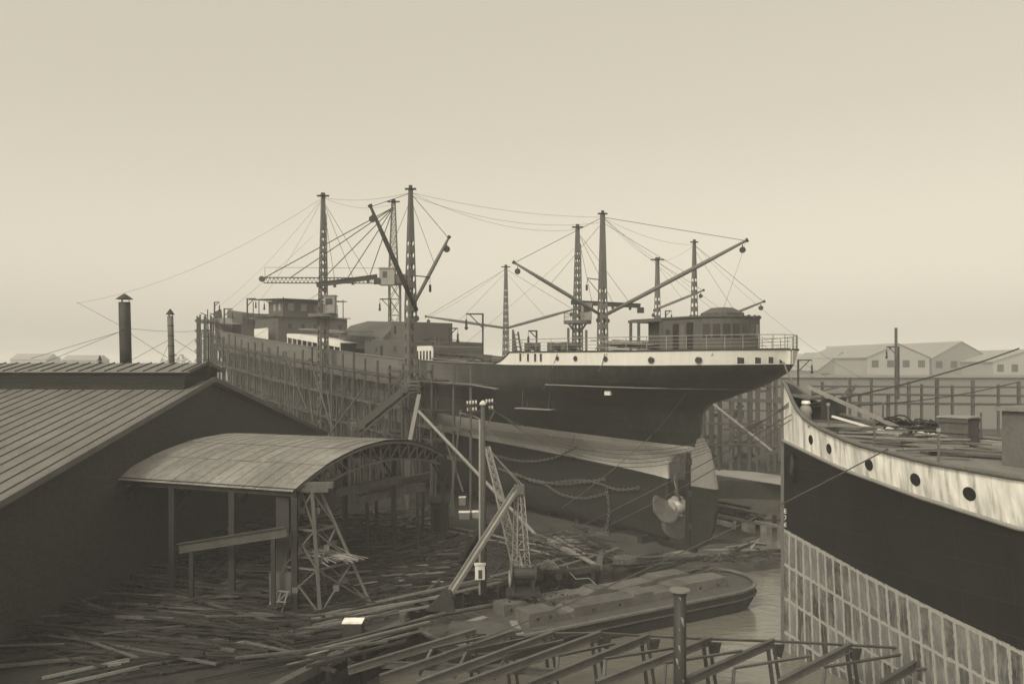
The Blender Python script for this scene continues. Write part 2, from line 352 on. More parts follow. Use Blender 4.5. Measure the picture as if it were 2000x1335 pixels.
mb = MB(); mb.poly([(-40, -60, WZ), (2500, -60, WZ), (2500, 130, WZ), (-40, 130, WZ)])
tag(mb.build('water', 'water', origin=(0, 0, WZ)), kind='structure')
# mud bank in front of the slip end
mb = MB(); pts = []
n = 26; rows = []
edge0 = [G(1200, 1112, .5), G(1300, 1098, .5), G(1420, 1100, .5), G(1530, 1086, .5), V((32, 55, .5))]
edge1 = [G(1195, 1085, .5), G(1300, 1082, .5), G(1400, 1076, .5), G(1530, 1058, .5), V((34, 62, .5))]
def pl(pts, t):
    k = t*(len(pts)-1); i = min(int(k), len(pts)-2); return pts[i].lerp(pts[i+1], k-i)
for j in range(9):
    q = j/8; row = []
    for i in range(n*2):
        p = pl(edge0, i/(n*2-1)).lerp(pl(edge1, i/(n*2-1)), q)
        e = min(1, 4*min(q, 1-q)); row.append(p + V((random.uniform(-.1, .1), random.uniform(-.1, .1), -1.4*(1-e)**2 - .15 + random.uniform(-.05, .06))))
    rows.append(row)
mb.grid(rows); tag(mb.build('mud_bank', 'bank', smooth=True, fix=True), kind='structure')

# ================================================================== SHIP ON THE SLIP (local frame: s forward from the stern tip, t towards the near side)
DX, DY = -0.59, 0.807
C0 = V((20.8, 60.4, 0))
def S(s, t, z): return V((C0.x + DX*s - DY*t, C0.y + DY*s + DX*t, z))
def SP(px, t):
    k = (px - CX)/F; return (C0.x - DY*t - k*(C0.y + DX*t)) / (k*DY - DX)
def zk(s): return -0.35 + 0.055*s
SHEER = [(0, 14.85), (8, 14.75), (22, 14.78), (32, 15.0), (40, 15.25), (50, 15.9), (62, 16.75), (75, 17.75), (82, 18.4), (100, 19.9), (112, 21.2), (120, 22.0), (130, 23.2)]
def sheer(s): return interp(SHEER, s)
SEND = [(-1, 11.7), (6.4, 11.7), (7.0, 11.2), (7.4, 10.1), (7.6, 9.0), (9.2, 8.4), (10.9, 8.6), (11.5, 8.15), (12.15, 6.2), (13.3, 2.7), (14.4, .6), (16.2, 0)]
def send(z): return interp(SEND, z)
BH = 8.75
def halfb(s, z):
    zp = z - zk(s)
    zs = z - 0.055*max(0, s-8)*0.6
    se = send(min(zs, 16.2)) if s < 60 else 0
    w_ = sst(4.0, 13.0, zp)
    bm_ = BH if zp >= 2 else BH - 2 + 2*math.sqrt(max(0, 1-(1-max(zp, 0)/2)**2))
    u = max(0, min(1, (s-se)/lerp(44, 19, w_)))
    g = lerp(math.sin(math.pi/2*u)**1.5, (1-(1-u)**2.3)**.60, w_)
    sb = 121 + zp*.22
    ub = max(0, min(1, (sb-s)/lerp(44, 36, w_)))
    gb = lerp(math.sin(math.pi/2*ub)**1.3, (1-(1-ub)**2)**.75, w_)
    return max(.12, bm_*g*gb)
ship = thing('cargo_ship', S(60, 0, 3), 'unfinished cargo ship with black hull and white stern band standing on the slipway', 'ship')
def bt(s): return zk(s) + 8.0 + .014*s
def bb(s): return zk(s) + 4.5 + .052*s
fr = [0, .004, .01, .018, .028, .04, .055, .072, .09, .11, .135, .165, .2, .24, .29, .35, .42, .5, .6, .7, .77, .83, .88, .92, .95, .975, 1]
levels = [lambda s: zk(s), lambda s: zk(s)+.35, lambda s: zk(s)+.9, lambda s: zk(s)+1.6, lambda s: zk(s)+2.6, lambda s: zk(s)+3.8,
          lambda s: bb(s), lambda s: lerp(bb(s), bt(s), .4), lambda s: lerp(bb(s), bt(s), .7), lambda s: lerp(bb(s), bt(s), .85), lambda s: bt(s)]
def up(q): return lambda s: lerp(bt(s), sheer(s), q)
levels += [up(q) for q in (.06, .16, .28, .4, .52, .6, .68, .76, .84, .92, 1.0)]
mis = [0]*6 + [1]*4 + [2]*11
hull = MB(); sides = {}
for sg in (1, -1):
    rows = []
    for lv in levels:
        z0 = lv(8); se = send(z0); row = []
        for f in fr:
            sb = 121 + (lv(121)-zk(121))*.22
            s_ = se + (sb-se)*f
            row.append(S(s_, sg*halfb(s_, lv(s_)), lv(s_)))
        rows.append(row)
    sides[sg] = rows; hull.grid(rows, mis, flip=(sg < 0))
for i in range(len(levels)-1):           # close the stern post and the stem
    for e in (0, -1):
        hull.quad(sides[1][i][e], sides[1][i+1][e], sides[-1][i+1][e], sides[-1][i][e], mis[i])
for j in range(len(fr)-1): hull.quad(sides[1][0][j], sides[1][0][j+1], sides[-1][0][j+1], sides[-1][0][j], 0)
hullo = hull.build('hull', ['bottom', 'boot', 'black1'], ship, smooth=True, fix=True)
# white poop side with its concave sweep at the fore end
ZP = 1.06
ps = [0, .05, .2, .5, 1, 1.7, 2.6, 3.6, 5, 7, 9, 11, 13, 15, 17, 19, 20.5, 21.5]
sweep = [(22.0, 1.0), (22.4, .72), (22.8, .5), (23.2, .3), (23.7, .14), (24.3, .02)]
mb = MB()
for sg in (1, -1):
    r = [[], [], []]
    for s_, q in [(s_, 1.0) for s_ in ps] + sweep:
        z0 = sheer(s_)
        for k in range(3): r[k].append(S(s_, sg*(halfb(s_, z0+ZP*k/2*q)+.012), z0 + ZP*q*k/2 - (0.002 if k == 0 else 0)))
    mb.grid(r, None, flip=(sg < 0))
poop = mb.build('poop_side', 'white', ship, smooth=True, fix=True)
mb = MB()
for sg in (1, -1):
    mb.tube([S(s_, sg*(halfb(s_, sheer(s_)+ZP*q)+.02), sheer(s_)+ZP*q+.02) for s_, q in [(s_, 1.0) for s_ in ps] + sweep], .07, 5)
mb.build('capping_rail', 'steel_dark', ship)
mb = MB(); mb.tube([S(s_, halfb(s_, z)+.03, z) for s_, z in [(s_, 12.95 + .012*s_) for s_ in (3.6, 4.5, 6, 8, 10, 12, 14, 16, 17.5)]], .045, 5)
mb.build('rubbing_strake', 'steel_light', ship)
mb = MB(); mb.tube([S(s_, halfb(s_, sheer(s_))+.02, sheer(s_)+.02) for s_ in [24.3, 27, 30, 35, 40, 45, 50, 55, 60, 65, 70, 75, 80, 85, 90, 95, 100, 105, 110]], .09, 5)
mb.build('bulwark_rail', 'steel', ship)
# decks
def deckpoly(s0, s1, zf, inset=.1, n=26):
    near = []; far = []
    for i in range(n+1):
        s_ = s0 + (s1-s0)*(i/n)**1.6 if s0 == 0 else s0+(s1-s0)*i/n
        b = halfb(s_, sheer(s_)) - inset
        near.append(S(s_, b, zf(s_))); far.append(S(s_, -b, zf(s_)))
    return [far, near]
mb = MB(); mb.grid(deckpoly(0, 22.6, lambda s: sheer(s)+ZP-.06)); mb.build('poop_deck', 'deck', ship)
mb = MB(); mb.grid(deckpoly(22.6, 112, lambda s: sheer(s)-1.1)); mb.build('main_deck', 'primer', ship)
mb = MB(); mb.quad(S(22.6, 8.4, 13.7), S(22.6, -8.4, 13.7), S(22.6, -8.4, 15.75), S(22.6, 8.4, 15.75)); mb.build('poop_bulkhead', 'primer', ship)
def zpd(s): return sheer(s)+ZP-.06
# ports and windows in the white band
def hull_frame(px, py):
    """point and axes on the near hull side seen at this pixel"""
    best = None
    for k in range(1, 1500):
        q_ = .0000008*k**2.4 if k < 300 else .7+(k-300)*.03
        z_ = CZ - (py-HY)/F*(C0.y + DY*q_ + DX*halfb(q_, sheer(q_)+.5)); p_ = S(q_, halfb(q_, z_), z_); e_ = abs(CX + F*p_.x/p_.y - px)
        if best is None or e_ < best[0]: best = (e_, q_, z_)
    s_, z = best[1], best[2]
    b0 = halfb(s_, z); a = S(max(0, s_-.15), halfb(max(0, s_-.15), z), z); c = S(s_+.15, halfb(s_+.15, z), z)
    tx = (a-c).normalized(); nn = tx.cross(V((0, 0, 1))).normalized()
    if nn.dot(V((-DY*-1, 0, 0))) > 1e9: pass
    p = S(s_, b0, z)
    if nn.dot(p - V((C0.x+DX*(s_+6), C0.y+DY*(s_+6), z))) < 0: nn = -nn
    return p, tx, nn
for px, py, rr in ((1089, 700, .17), (1124, 700, .2), (1183, 701, .2), (1272, 703, .24), (1364, 703, .24)):
    p, tx, nn = hull_frame(px, py)
    circ = [tx*math.cos(2*math.pi*k/14) + V((0, 0, 1))*math.sin(2*math.pi*k/14) for k in range(14)]
    mb = MB(); mb.prism([p + c*rr - nn*.05 for c in circ], nn*.075); g = mb.build('porthole', 'glass', ship)
    mb = MB(); mb.tube([p + c*(rr+.015) + nn*.02 for c in circ + circ[:1]], .022, 5, cap=False); mb.build('rim', 'steel_light', g)
for px, py, ww, hh in ((1017, 697.5, .30, .66), (1032, 698, .30, .66), (1046, 698, .30, .66), (1057, 698, .30, .66), (1446, 701.5, .5, .64), (1480, 701.5, .44, .64), (1506, 701, .4, .62), (1525, 700.5, .32, .62)):
    p, tx, nn = hull_frame(px, py)
    mb = MB(); mb.box(p - nn*.01, ww, .07, hh, (tx, nn, V((0, 0, 1)))); g = mb.build('window', 'glass', ship)
    mb = MB()
    for q in (-1, 1):
        mb.box(p + tx*q*(ww/2+.02) + nn*.02, .04, .05, hh+.08, (tx, nn, V((0, 0, 1))))
        mb.box(p + V((0, 0, q*(hh/2+.02))) + nn*.021, ww, .05, .04, (tx, nn, V((0, 0, 1))))
    mb.build('window_frame', 'white', g)
# poop rail
path = [(22.3, 1)] + [(s_, 1) for s_ in (20.4, 18.5, 16.6, 14.7, 12.8, 10.9, 9.2, 7.6, 6.2, 4.9, 3.7, 2.7, 1.8, 1.1, .55, .2)] + [(s_, -1) for s_ in (.2, .55, 1.1, 1.8, 2.7, 3.7, 4.9, 6.2, 7.6, 9.2, 10.9, 12.8, 14.7, 16.6, 18.5, 20.4)]
def edge(s_, sg, dz): return S(s_, sg*(halfb(s_, sheer(s_)+ZP)-.12), sheer(s_)+ZP+dz)
for dz, r in ((.28, .016), (.54, .016), (.80, .016), (1.07, .028)):
    mb = MB(); mb.tube([edge(a, b, dz) for a, b in path], r, 4); mb.build('rail', 'steel_light', ship)
for a, b in path: bar('stanchion', edge(a, b, 0), edge(a, b, 1.07), .045, 'steel_light', ship)
# poop deckhouse (rounded aft end)
def house_outline(s0, sc, s1, hw, n=10, ar=None):
    pts = [(s1, hw), (sc, hw)]; ar = sc-s0
    for k in range(1, n): a = math.pi*k/n; pts.append((sc - ar*math.sin(a)**.8, hw*math.cos(a)))
    return pts + [(sc, -hw), (s1, -hw)]
def walls(name, outl, zb, zt, m, parent, roof=True, over=0.0):
    mb = MB(); lo = [S(a, b, zb(a)) for a, b in outl]; hi = [S(a, b, zt(a)) for a, b in outl]
    k = len(outl)
    for i in range(k): j = (i+1) % k; mb.quad(lo[i], lo[j], hi[j], hi[i])
    if roof: mb.poly(hi)
    return mb.build(name, m, parent, fix=True)
ho = house_outline(3.7, 6.6, 9.4, 3.2, 12)
ph = walls('poop_house', ho, lambda s: zpd(s), lambda s: 18.42, 'primer', ship)
mb = MB(); oo = [S(6.6+(a-6.6)*1.03, b*1.04, 18.36) for a, b in ho]; mb.prism(oo, (0, 0, .12)); mb.build('roof', 'primer', ph)
for a, b in ho[1:-1]: MB().box(S(6.6+(a-6.6)*1.0, b*.98, 18.52), .18, .18, .10).build('roof_lug', 'primer', ph)
def wall_item(name, s0, s1, z0, z1, t, m, parent, dep=.05):
    mb = MB(); mb.prism([S(s0, t-.02, z0), S(s1, t-.02, z0), S(s1, t-.02, z1), S(s0, t-.02, z1)], (S(0, dep+.02, 0)-S(0, 0, 0))); return mb.build(name, m, parent)
d1 = wall_item('door_opening', 7.75, 8.35, 15.9, 17.95, 3.2, 'dark', ph, .012)
wall_item('door', 7.1, 7.6, 16.0, 17.85, 3.2, 'steel', ph, .05)
wall_item('door_opening', 6.35, 6.95, 15.9, 18.0, 3.2, 'dark', ph, .012)
p = S(8.85, 3.21, 17.35); mb = MB(); mb.tube([p, p + (S(0, .03, 0)-S(0, 0, 0))], .21, 12); mb.build('porthole', 'glass', ph)
for k in range(2, 9):
    (a0, b0), (a1, b1) = ho[k-0], ho[k+1]
    c = V((0, 0, 0)); pa = S(a0, b0, 0); pb = S(a1, b1, 0); d = (pb-pa); l = d.length; d.normalize(); nn = V((d.y, -d.x, 0))
    if nn.dot((pa+pb)/2 - S(6.6, 0, 0)) < 0: nn = -nn
    mid = (pa+pb)/2 + V((0, 0, 17.35))
    mb = MB(); mb.box(mid + nn*.0, l*.74, .05, 1.05, (d, nn, V((0, 0, 1)))); mb.build('window', 'glass', ph)
# skylight on the poop house roof
mb = MB(); k8 = [(.0, -1.0), (0, 1.0), (.5, 1.35), (2.1, 1.35), (2.6, 1.0), (2.6, -1.0), (2.1, -1.35), (.5, -1.35)]
lo = [S(4.9+a, b, 18.47) for a, b in k8]; mi_ = [S(4.9+a, b, 18.78) for a, b in k8]; hi = [S(4.9+1.3+(a-1.3)*.5, b*.5, 19.2) for a, b in k8]
for i in range(8): j = (i+1) % 8; mb.quad(lo[i], lo[j], mi_[j], mi_[i]); mb.quad(mi_[i], mi_[j], hi[j], hi[i])
mb.poly(hi); sk = mb.build('skylight', 'primer', ph, fix=True)
# fore part of the poop house: open frame round a casing
fh = walls('casing', [(9.9, 2.2), (11.9, 2.2), (11.9, -2.2), (9.9, -2.2)], lambda s: zpd(s), lambda s: 18.2, 'primer', ship)
for s_, t_ in ((9.6, 3.2), (12.9, 3.2), (12.9, -3.2), (12.0, 3.2)): bar('frame_post', S(s_, t_, 15.7), S(s_, t_, 18.3), .22, 'primer', fh)
for t_ in (3.2, -3.2): bar('frame_beam', S(9.4, t_, 18.3), S(13.1, t_, 18.3), .22, 'primer', fh)
bar('frame_beam', S(12.9, 3.2, 18.31), S(12.9, -3.2, 18.31), .2, 'primer', fh)
mb = MB(); mb.prism([S(9.5, 3.1, 18.42), S(13.0, 3.1, 18.42), S(13.0, -3.1, 18.42), S(9.5, -3.1, 18.42)], (0, 0, .05)); mb.build('frame_roof', 'primer', fh)
# rudder, post, propeller
mb = MB(); prof = [(9.2, 8.8), (8.1, 9.0), (7.5, 8.1), (7.0, 6.6), (6.7, 5.2), (6.65, 3.6), (6.95, 2.0), (7.6, .8), (8.4, .2), (9.2, .15)]
def rud(zlo, zhi, mname, nm):
    pts = []
    for (a, b), (c, d) in zip(prof, prof[1:] + prof[:1]):
        if zlo <= b <= zhi: pts.append((a, b))
        for zc in (zlo, zhi):
            if (b-zc)*(d-zc) < 0: q = (zc-b)/(d-b); pts.append((a+(c-a)*q, zc))
    m_ = MB(); m_.prism([S(a, .16, b) for a, b in pts], S(0, -.32, 0)-S(0, 0, 0)); return m_.build(nm, mname, ship)
rud(-1, 5.1, 'bottom', 'rudder'); rud(5.1, 9.2, 'boot_dimmed', 'rudder_top')
mb = MB(); mb.beam(S(9.55, 0, -.05), S(9.45, 0, 9.5), .36, .5, S(1, 0, 0)-S(0, 0, 0)); mb.beam(S(12.8, 0, .1), S(8.8, 0, .04), .4, .45); mb.build('stern_frame', 'bottom', ship)
for z in (1.6, 4.2, 6.8): bar('pintle', S(9.27, 0, z), S(9.27, 0, z+.5), .5, 'steel_dark', ship)
hubp = S(10.75, 0, 3.25); ax = (S(1, 0, 0)-S(0, 0, 0)).normalized(); side = (S(0, 1, 0)-S(0, 0, 0)).normalized(); zz = V((0, 0, 1))
prop = MB(); prof2 = [(-.75, .12), (-.62, .4), (-.4, .62), (.15, .74), (.6, .62), (.85, .5)]
prop.tube([hubp + ax*a for a, _ in prof2], [r for _, r in prof2], 14)
po = prop.build('propeller_hub', 'bronze_l', ship, smooth=True)
for k in range(4):
    an = R(3 + 90*k); rad = zz*math.cos(an) + side*math.sin(an); tg = zz*-math.sin(an) + side*math.cos(an)
    nU, nV = 8, 9; ra = []
    for i in range(nU):
        q = i/(nU-1); r = .55 + 2.2*q; wd = .36 + 1.0*math.sin(math.pi*min(1, q*.78+.15))**1.1 if q < .98 else .25
        if q > .8: wd *= math.sqrt(max(0.04, 1-((q-.8)/.2)**2*.95))
        th = R(lerp(58, 24, q)); row = []
        for j in range(nV):
            x = (j/(nV-1)-.5)*2*wd; row.append(hubp + rad*r + (tg*math.cos(th) - ax*math.sin(th))*x)
        ra.append(row)
    m_ = MB(); off = (tg*math.sin(R(38)) + ax*math.cos(R(38)))*.05
    m_.grid([[p+off for p in r_] for r_ in ra]); m_.grid([[p-off for p in r_] for r_ in ra], flip=True)
    for r0 in range(nU-1):
        for e in (0, nV-1): m_.quad(ra[r0][e]+off, ra[r0+1][e]+off, ra[r0+1][e]-off, ra[r0][e]-off)
    m_.build('propeller_blade', 'bronze', ship, smooth=True, fix=True)
    f = MB(); c = hubp + rad*.6; f.tube([c, c+rad*.16], .46, 12); f.build('blade_flange', 'bronze_l', po)
p, tx, nn = hull_frame(1190, 768); mb = MB(); mb.box(p + nn*.15, .5, .35, .32, (tx, nn, zz)); mb.build('discharge_box', 'white', ship)
# midship and forward houses
def boxhouse(name, s0, s1, t0, t1, zb, zt, m, parent, roof=None):
    h = walls(name, [(s0, t1), (s1, t1), (s1, t0), (s0, t0)], lambda s: zb, lambda s: zt + .05*(s-s0), m, parent)
    return h
def win_side(h, s_, z, t, ww=.55, hh=.7, m='glass', nm='window'):
    return wall_item(nm, s_-ww/2, s_+ww/2, z-hh/2, z+hh/2, t, m, h, .03)
def win_aft(h, s_, t_, z, ww=.55, hh=.7, m='glass', nm='window'):
    a = S(s_, t_, z); mb = MB(); mb.box(a, .06, ww, hh, (ax, side, zz)); return mb.build(nm, m, h)
# long white deckhouse amidships: white fascia over dark openings
lw = thing('promenade', S(72, 6.5, 15.6)); lw.parent = ship; lw.location = S(72, 6.5, 15.6)-ORG[ship.name]
SW0, SW1 = SP(664, 6.5), SP(560, 6.5)
def zw(px): return interp([(560, 18.95), (664, 17.45)], px)
za, zb_ = 17.38, 18.95
mb = MB(); mb.prism([S(SW0, 6.5, za-.55), S(SW1, 6.5, zb_-.45), S(SW1, 6.5, zb_), S(SW0, 6.5, za)], S(0, -.1, 0)-S(0, 0, 0)); pw = mb.build('fascia', 'white', ship)
mb = MB(); mb.prism([S(SW0, 6.45, za+.01), S(SW1, 6.45, zb_+.01), S(SW1, -6.4, zb_+.01), S(SW0, -6.4, za+.01)], V((0, 0, .08))); mb.build('boat_deck', 'white', ship)
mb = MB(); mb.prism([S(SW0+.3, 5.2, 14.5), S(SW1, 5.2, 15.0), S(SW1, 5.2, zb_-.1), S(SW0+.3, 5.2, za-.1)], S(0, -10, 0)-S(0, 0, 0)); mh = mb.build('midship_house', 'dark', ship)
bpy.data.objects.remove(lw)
for k in range(11):
    s_ = lerp(SW0+.1, SW1-.1, k/10); zt = lerp(za, zb_, k/10); bar('pillar', S(s_, 6.42, zt-2.4), S(s_, 6.42, zt-.45), .11, 'white', ship)
wall_item('white_screen', SP(524, 7.2), SP(497, 7.2), 18.3, 20.0, 7.2, 'white', ship)
bh = boxhouse('bridge_house', 82, 91.5, -5, 6, 16.5, 21.6, 'primer', ship)
for s_ in (83.6, 85.6, 87.8, 90): win_side(bh, s_, 20.4, 6)
for t_ in (4.2, 2.2, 0.2, -1.8, -3.8): win_aft(bh, 82, t_, 20.3)
mb = MB(); mb.prism([S(81.6, 6.4, 21.62), S(91.9, 6.4, 22.1), S(91.9, -5.4, 22.1), S(81.6, -5.4, 21.62)], V((0, 0, .12))); mb.build('bridge_deck', 'primer', ship)
wh = boxhouse('wheelhouse', 84.5, 90.5, -3.6, 4.2, 21.9, 24.1, 'primer', ship)
for t_ in (3, 1, -1.2, -2.8): win_aft(wh, 84.5, t_, 23.3, .9, 1.1, 'stone2')
for s_ in (86, 88): win_side(wh, s_, 23.3, 4.2, .8, 1.0, 'stone2')
mb = MB(); mb.prism([S(82.5, 5.0, 24.25), S(96, 5.4, 24.9), S(96, -5.2, 24.9), S(82.5, -5.2, 24.25)], V((0, 0, .14))); mb.build('canopy', 'steel_dark', ship)
for s_, t_ in ((95, 5), (92.5, 5), (83, 4.8), (83, -4.8)): bar('canopy_post', S(s_, t_, 21), S(s_, t_, 24.6), .12, 'steel_dark', ship)
ch = boxhouse('engine_casing', SP(799, 3), SP(763, 3), -3, 3, 14.5, 19.7, 'primer', ship)
win_side(ch, SP(772, 3), 18.9, 3, .5, .9, 'dark')
lh = boxhouse('hatch_house', SP(800, 5), SP(712, 5), -5, 5, 14.4, 17.3, 'primer', ship)
p = S(SP(771, 5), 5.02, 16.6); MB().tube([p, p+side*.04], .35, 14).build('porthole', 'glass', lh)
win_side(lh, SP(745, 5), 16.3, 5, .5, 1.3, 'dark', 'door'); win_side(lh, SP(735, 5), 16.5, 5, .35, .5)
# gambrel shelter over a hatch
a0, a1 = SP(752, 3.8), SP(668, 3.8); mb = MB(); prof3 = [(4.2, 16.4), (4.0, 18.0), (2.6, 19.2), (0, 19.9), (-2.6, 19.2), (-4, 18.0), (-4.2, 16.4)]
r0 = [S(a0, t, z) for t, z in prof3]; r1 = [S(a1, t, z+.6) for t, z in prof3]; mb.grid([r0, r1]); mb.poly(r0); mb.poly(list(reversed(r1)))
gs = mb.build('hatch_shelter', 'primer', ship, fix=True); win_aft(gs, a0, 1.0, 18.3, .8, .9, 'dark', 'opening')
# little white house with five windows by the after well deck
n0, n1 = SP(845, 5.5), SP(813, 5.5)
nb = MB(); pr = [(n0, 15.05), (n1, 15.05), (n1, 16.75), (n0+.5, 16.75), (n0+.15, 16.62), (n0, 16.25)]
nb.prism([S(a, 5.5, z) for a, z in pr], S(0, -.12, 0)-S(0, 0, 0)); nw = nb.build('white_house_side', 'white', ship)
nb = MB(); nb.prism([S(a, 5.37, z) for a, z in [(n0+.05, 14.2)] + [(n1, 14.2)] + pr[2:-1] + [(n0+.05, 16.2)]], S(0, -6.5, 0)-S(0, 0, 0)); nb.build('white_house_body', 'primer', ship)
for k in range(5): win_side(nw, lerp(n0+.45, n1-.3, k/4), 15.75, 5.5, .32, .95, 'glass')
# forecastle
mb = MB()
for sg in (1, -1):
    r = [[], []]
    for s_, q in ((99, .02), (100, .35), (101.5, .8), (103, 1.2), (105, 1.6), (110, 2.0), (116, 2.2), (120, 2.3), (123, 2.4), (124.3, 2.5)):
        z0 = sheer(s_); r[0].append(S(s_, sg*halfb(s_, z0), z0-.02)); r[1].append(S(s_, sg*(halfb(s_, z0)+.25), z0+q))
    mb.grid(r, flip=(sg < 0))
mb.build('forecastle_bulwark', 'primer', ship, smooth=True)
mb = MB(); mb.grid(deckpoly(103, 122, lambda s: sheer(s)+1.1)); mb.build('forecastle_deck', 'deck', ship)
fh2 = boxhouse('forecastle_house', 103, 108, -4, 4, 19, 23.2, 'primer', ship)
for t_ in (-2, 0, 2): win_aft(fh2, 103, t_, 21.6)
# ------------------------------------------------------------------ slipway under the ship
mb = MB(); mb.prism([S(9, 10.5, zk(9)-.64), S(9, -10.5, zk(9)-.64), S(135, -10.5, zk(135)-.64), S(135, 10.5, zk(135)-.64)], V((0, 0, -3.0))); tag(mb.build('slipway', 'slip'), kind='structure')
for i, s_ in enumerate(range(14, 120, 4)):
    mb = MB(); mb.box(S(s_, 0, zk(s_)-.32), .5, 2.2, .62, (ax, side, zz)); one('keel_block', mb, 'wood_dark', 'dark timber keel block under the black ship', 'keel block', 'keel blocks under the ship on the slipway')
# ================================================================== MASTS AND CRANES
def perf_mast(mb, base, top, w0, w1, yaw, kink=.5, holes=(0.2, .82), pitch=1.15, asp=.9, solid_below=0.0):
    """square plate mast with round lightening holes in all four sides, tapering above the kink"""
    base = V(base); H = top - base.z
    xa = V((math.cos(yaw), math.sin(yaw), 0)); ya = V((-xa.y, xa.x, 0))
    def wd(q): return w0 if q < kink else lerp(w0, w1, (q-kink)/(1-kink))
    n = max(4, int(H/pitch)); zs = [H*i/n for i in range(n+1)]
    def pt(c, z): h = wd(z/H)/2; return base + xa*c[0]*h + ya*c[1]*h + V((0, 0, z))
    cs = [(-1, -1), (1, -1), (1, 1), (-1, 1)]
    for f in range(4):
        A = cs[f]; B = cs[(f+1) % 4]
        for i in range(n):
            p00, p10, p11, p01 = pt(A, zs[i]), pt(B, zs[i]), pt(B, zs[i+1]), pt(A, zs[i+1])
            q = (zs[i]+zs[i+1])/2/H
            if not (holes[0] < q < holes[1]): mb.quad(p00, p10, p11, p01); continue
            o = [p00, (p00+p10)/2, p10, (p10+p11)/2, p11, (p11+p01)/2, p01, (p01+p00)/2]; c = (p00+p11+p10+p01)/4
            ux = (p10-p00)/2*.62; uz = V((0, 0, 1))*min((zs[1])*.38, wd(q)*.36*asp + .08)
            ii = [c + ux*math.cos(a)*1.0 + uz*math.sin(a) for a in [R(225+45*k) for k in range(8)]]
            for k in range(8): j = (k+1) % 8; mb.quad(o[k], o[j], ii[j], ii[k])
    h = [pt(c, H) for c in cs]; mb.poly(h)
    return mb
def masthead(parent, p, r=.55, m='steel_dark'):
    mb = MB(); mb.box(V(p)+V((0, 0, .1)), r*2, r*.5, .16); mb.box(V(p)+V((0, 0, .11)), r*.5, r*2, .15); mb.box(V(p)+V((0, 0, .3)), r*.6, r*.6, .3); return mb.build('masthead', m, parent)
def block(p, r, parent, m='steel_dark'):
    """hanging pulley block: cheeks, strap"""
    p = V(p); mb = MB(); mb.tube([p+V((0, -.09, -r*1.6)), p+V((0, .09, -r*1.6))], r, 10); mb.beam(p, p+V((0, 0, -r*2.4)), .06, .24); return mb.build('pulley_block', m, parent)
def boom(parent, a, b, r0, r1, m, nm='boom'):
    a = V(a); b = V(b); o = MB().tube([a, a.lerp(b, .35), a.lerp(b, .7), b], [r0*.8, r0, r0*.95, r1], 10).build(nm, m, parent, smooth=True)
    MB().tube([b, b+(b-a).normalized()*.25], r1*1.7, 8).build('boom_end', 'steel_dark', parent)
    return o
def crane_mast(px, top_py, Y, yaw, w0, w1, label, m, booms, holes=(.25, .82), kink=.5, r=.22, grp=None, pitch=1.15, base_z=GZ, head=.55):
    b = P(px, 0, Y); b.z = base_z; top = P(px, top_py, Y).z
    t = thing('derrick_mast', b, label, 'crane mast', grp)
    perf_mast(MB(), b, top, w0, w1, yaw, kink, holes, pitch).build('mast', m, t)
    masthead(t, V((b.x, b.y, top)), head)
    for hx, hy, tx_, ty, dY, m2, rr in booms:
        a = P(hx, hy, Y - w0*.2); e = P(tx_, ty, Y+dY)
        boom(t, a, e, rr, rr*.55, m2)
        d = (a-e).normalized(); block(e + d*.4 - V((0, 0, rr)), .34, t); block(a - V((0, 0, .3)), .3, t)
        MB().beam(a, V((b.x, b.y, a.z)), .25, .3).build('heel_bracket', 'steel_dark', t)
        e2 = e + d*((a-e).length*.42)
        MB().tube([V((b.x, b.y, top-.3)), e], .03, 4).build('topping_lift', 'cable', t)
        MB().tube([V((b.x, b.y, top-.9)), e2], .022, 4).build('guy', 'cable', t)
    return t
mastB = crane_mast(802, 371, 83, R(35), .92, .34, 'dark perforated plate mast with two booms rising in front of the ship beside the stair', 'steel', [(813, 606, 724, 404, -2, 'steel_dark', .24), (811, 588, 876, 465, 1, 'steel', .19)], holes=(.22, .86), kink=.62)
MB().beam(P(806, 538, 83), P(840, 541, 83), .10).build('lamp_arm', 'steel_dark', mastB)
MB().tube([P(840, 556, 83), P(840, 570, 83)], .13, 7).build('lamp', 'steel_dark', mastB)
MB().tube([P(840, 541, 83), P(840, 556, 83)], .02, 4).build('lamp_hook', 'steel_dark', mastB)
mastC = crane_mast(1177, 419, 97, R(20), .98, .42, 'grey perforated mast with two long booms standing behind the white railed stern deck', 'steel', [(1169, 612, 1005, 513, -2, 'steel', .22), (1186, 613, 1457, 470, -6, 'steel', .25)], holes=(.40, .74), kink=.55)
mb = MB(); mb.beam(P(1170, 546, 96.8), P(1147, 543, 96.8), .1); mb.beam(P(1170, 572, 96.8), P(1148, 545, 96.8), .07); mb.tube([P(1146, 556, 96.8), P(1146, 567, 96.8)], .14, 7); mb.tube([P(1147, 543, 96.8), P(1146, 556, 96.8)], .02, 4); mb.build('lamp_bracket', 'steel_dark', mastC)
mastD = crane_mast(988, 522, 150, R(20), 1.0, .45, 'slim pale perforated mast with two low spreading booms behind the well deck', 'steel', [(985, 640, 833, 618, 4, 'steel', .26), (991, 640, 1120, 604, -3, 'steel', .26)], holes=(.45, .9), kink=.5, head=.8)
mastE = crane_mast(1284, 508, 137, R(30), 1.05, .45, 'pale slim mast with crossed head and one boom behind the poop house', 'steel', [(1276, 606, 1373, 567, 0, 'steel', .22)], holes=(.5, .8), kink=.45, head=1.1)
mastF = crane_mast(1356, 474, 118, R(35), .95, .34, 'pale mast with big round holes standing above the poop house roof', 'steel', [(1362, 640, 1491, 589, 1, 'steel', .2)], holes=(.35, .84), kink=.5)
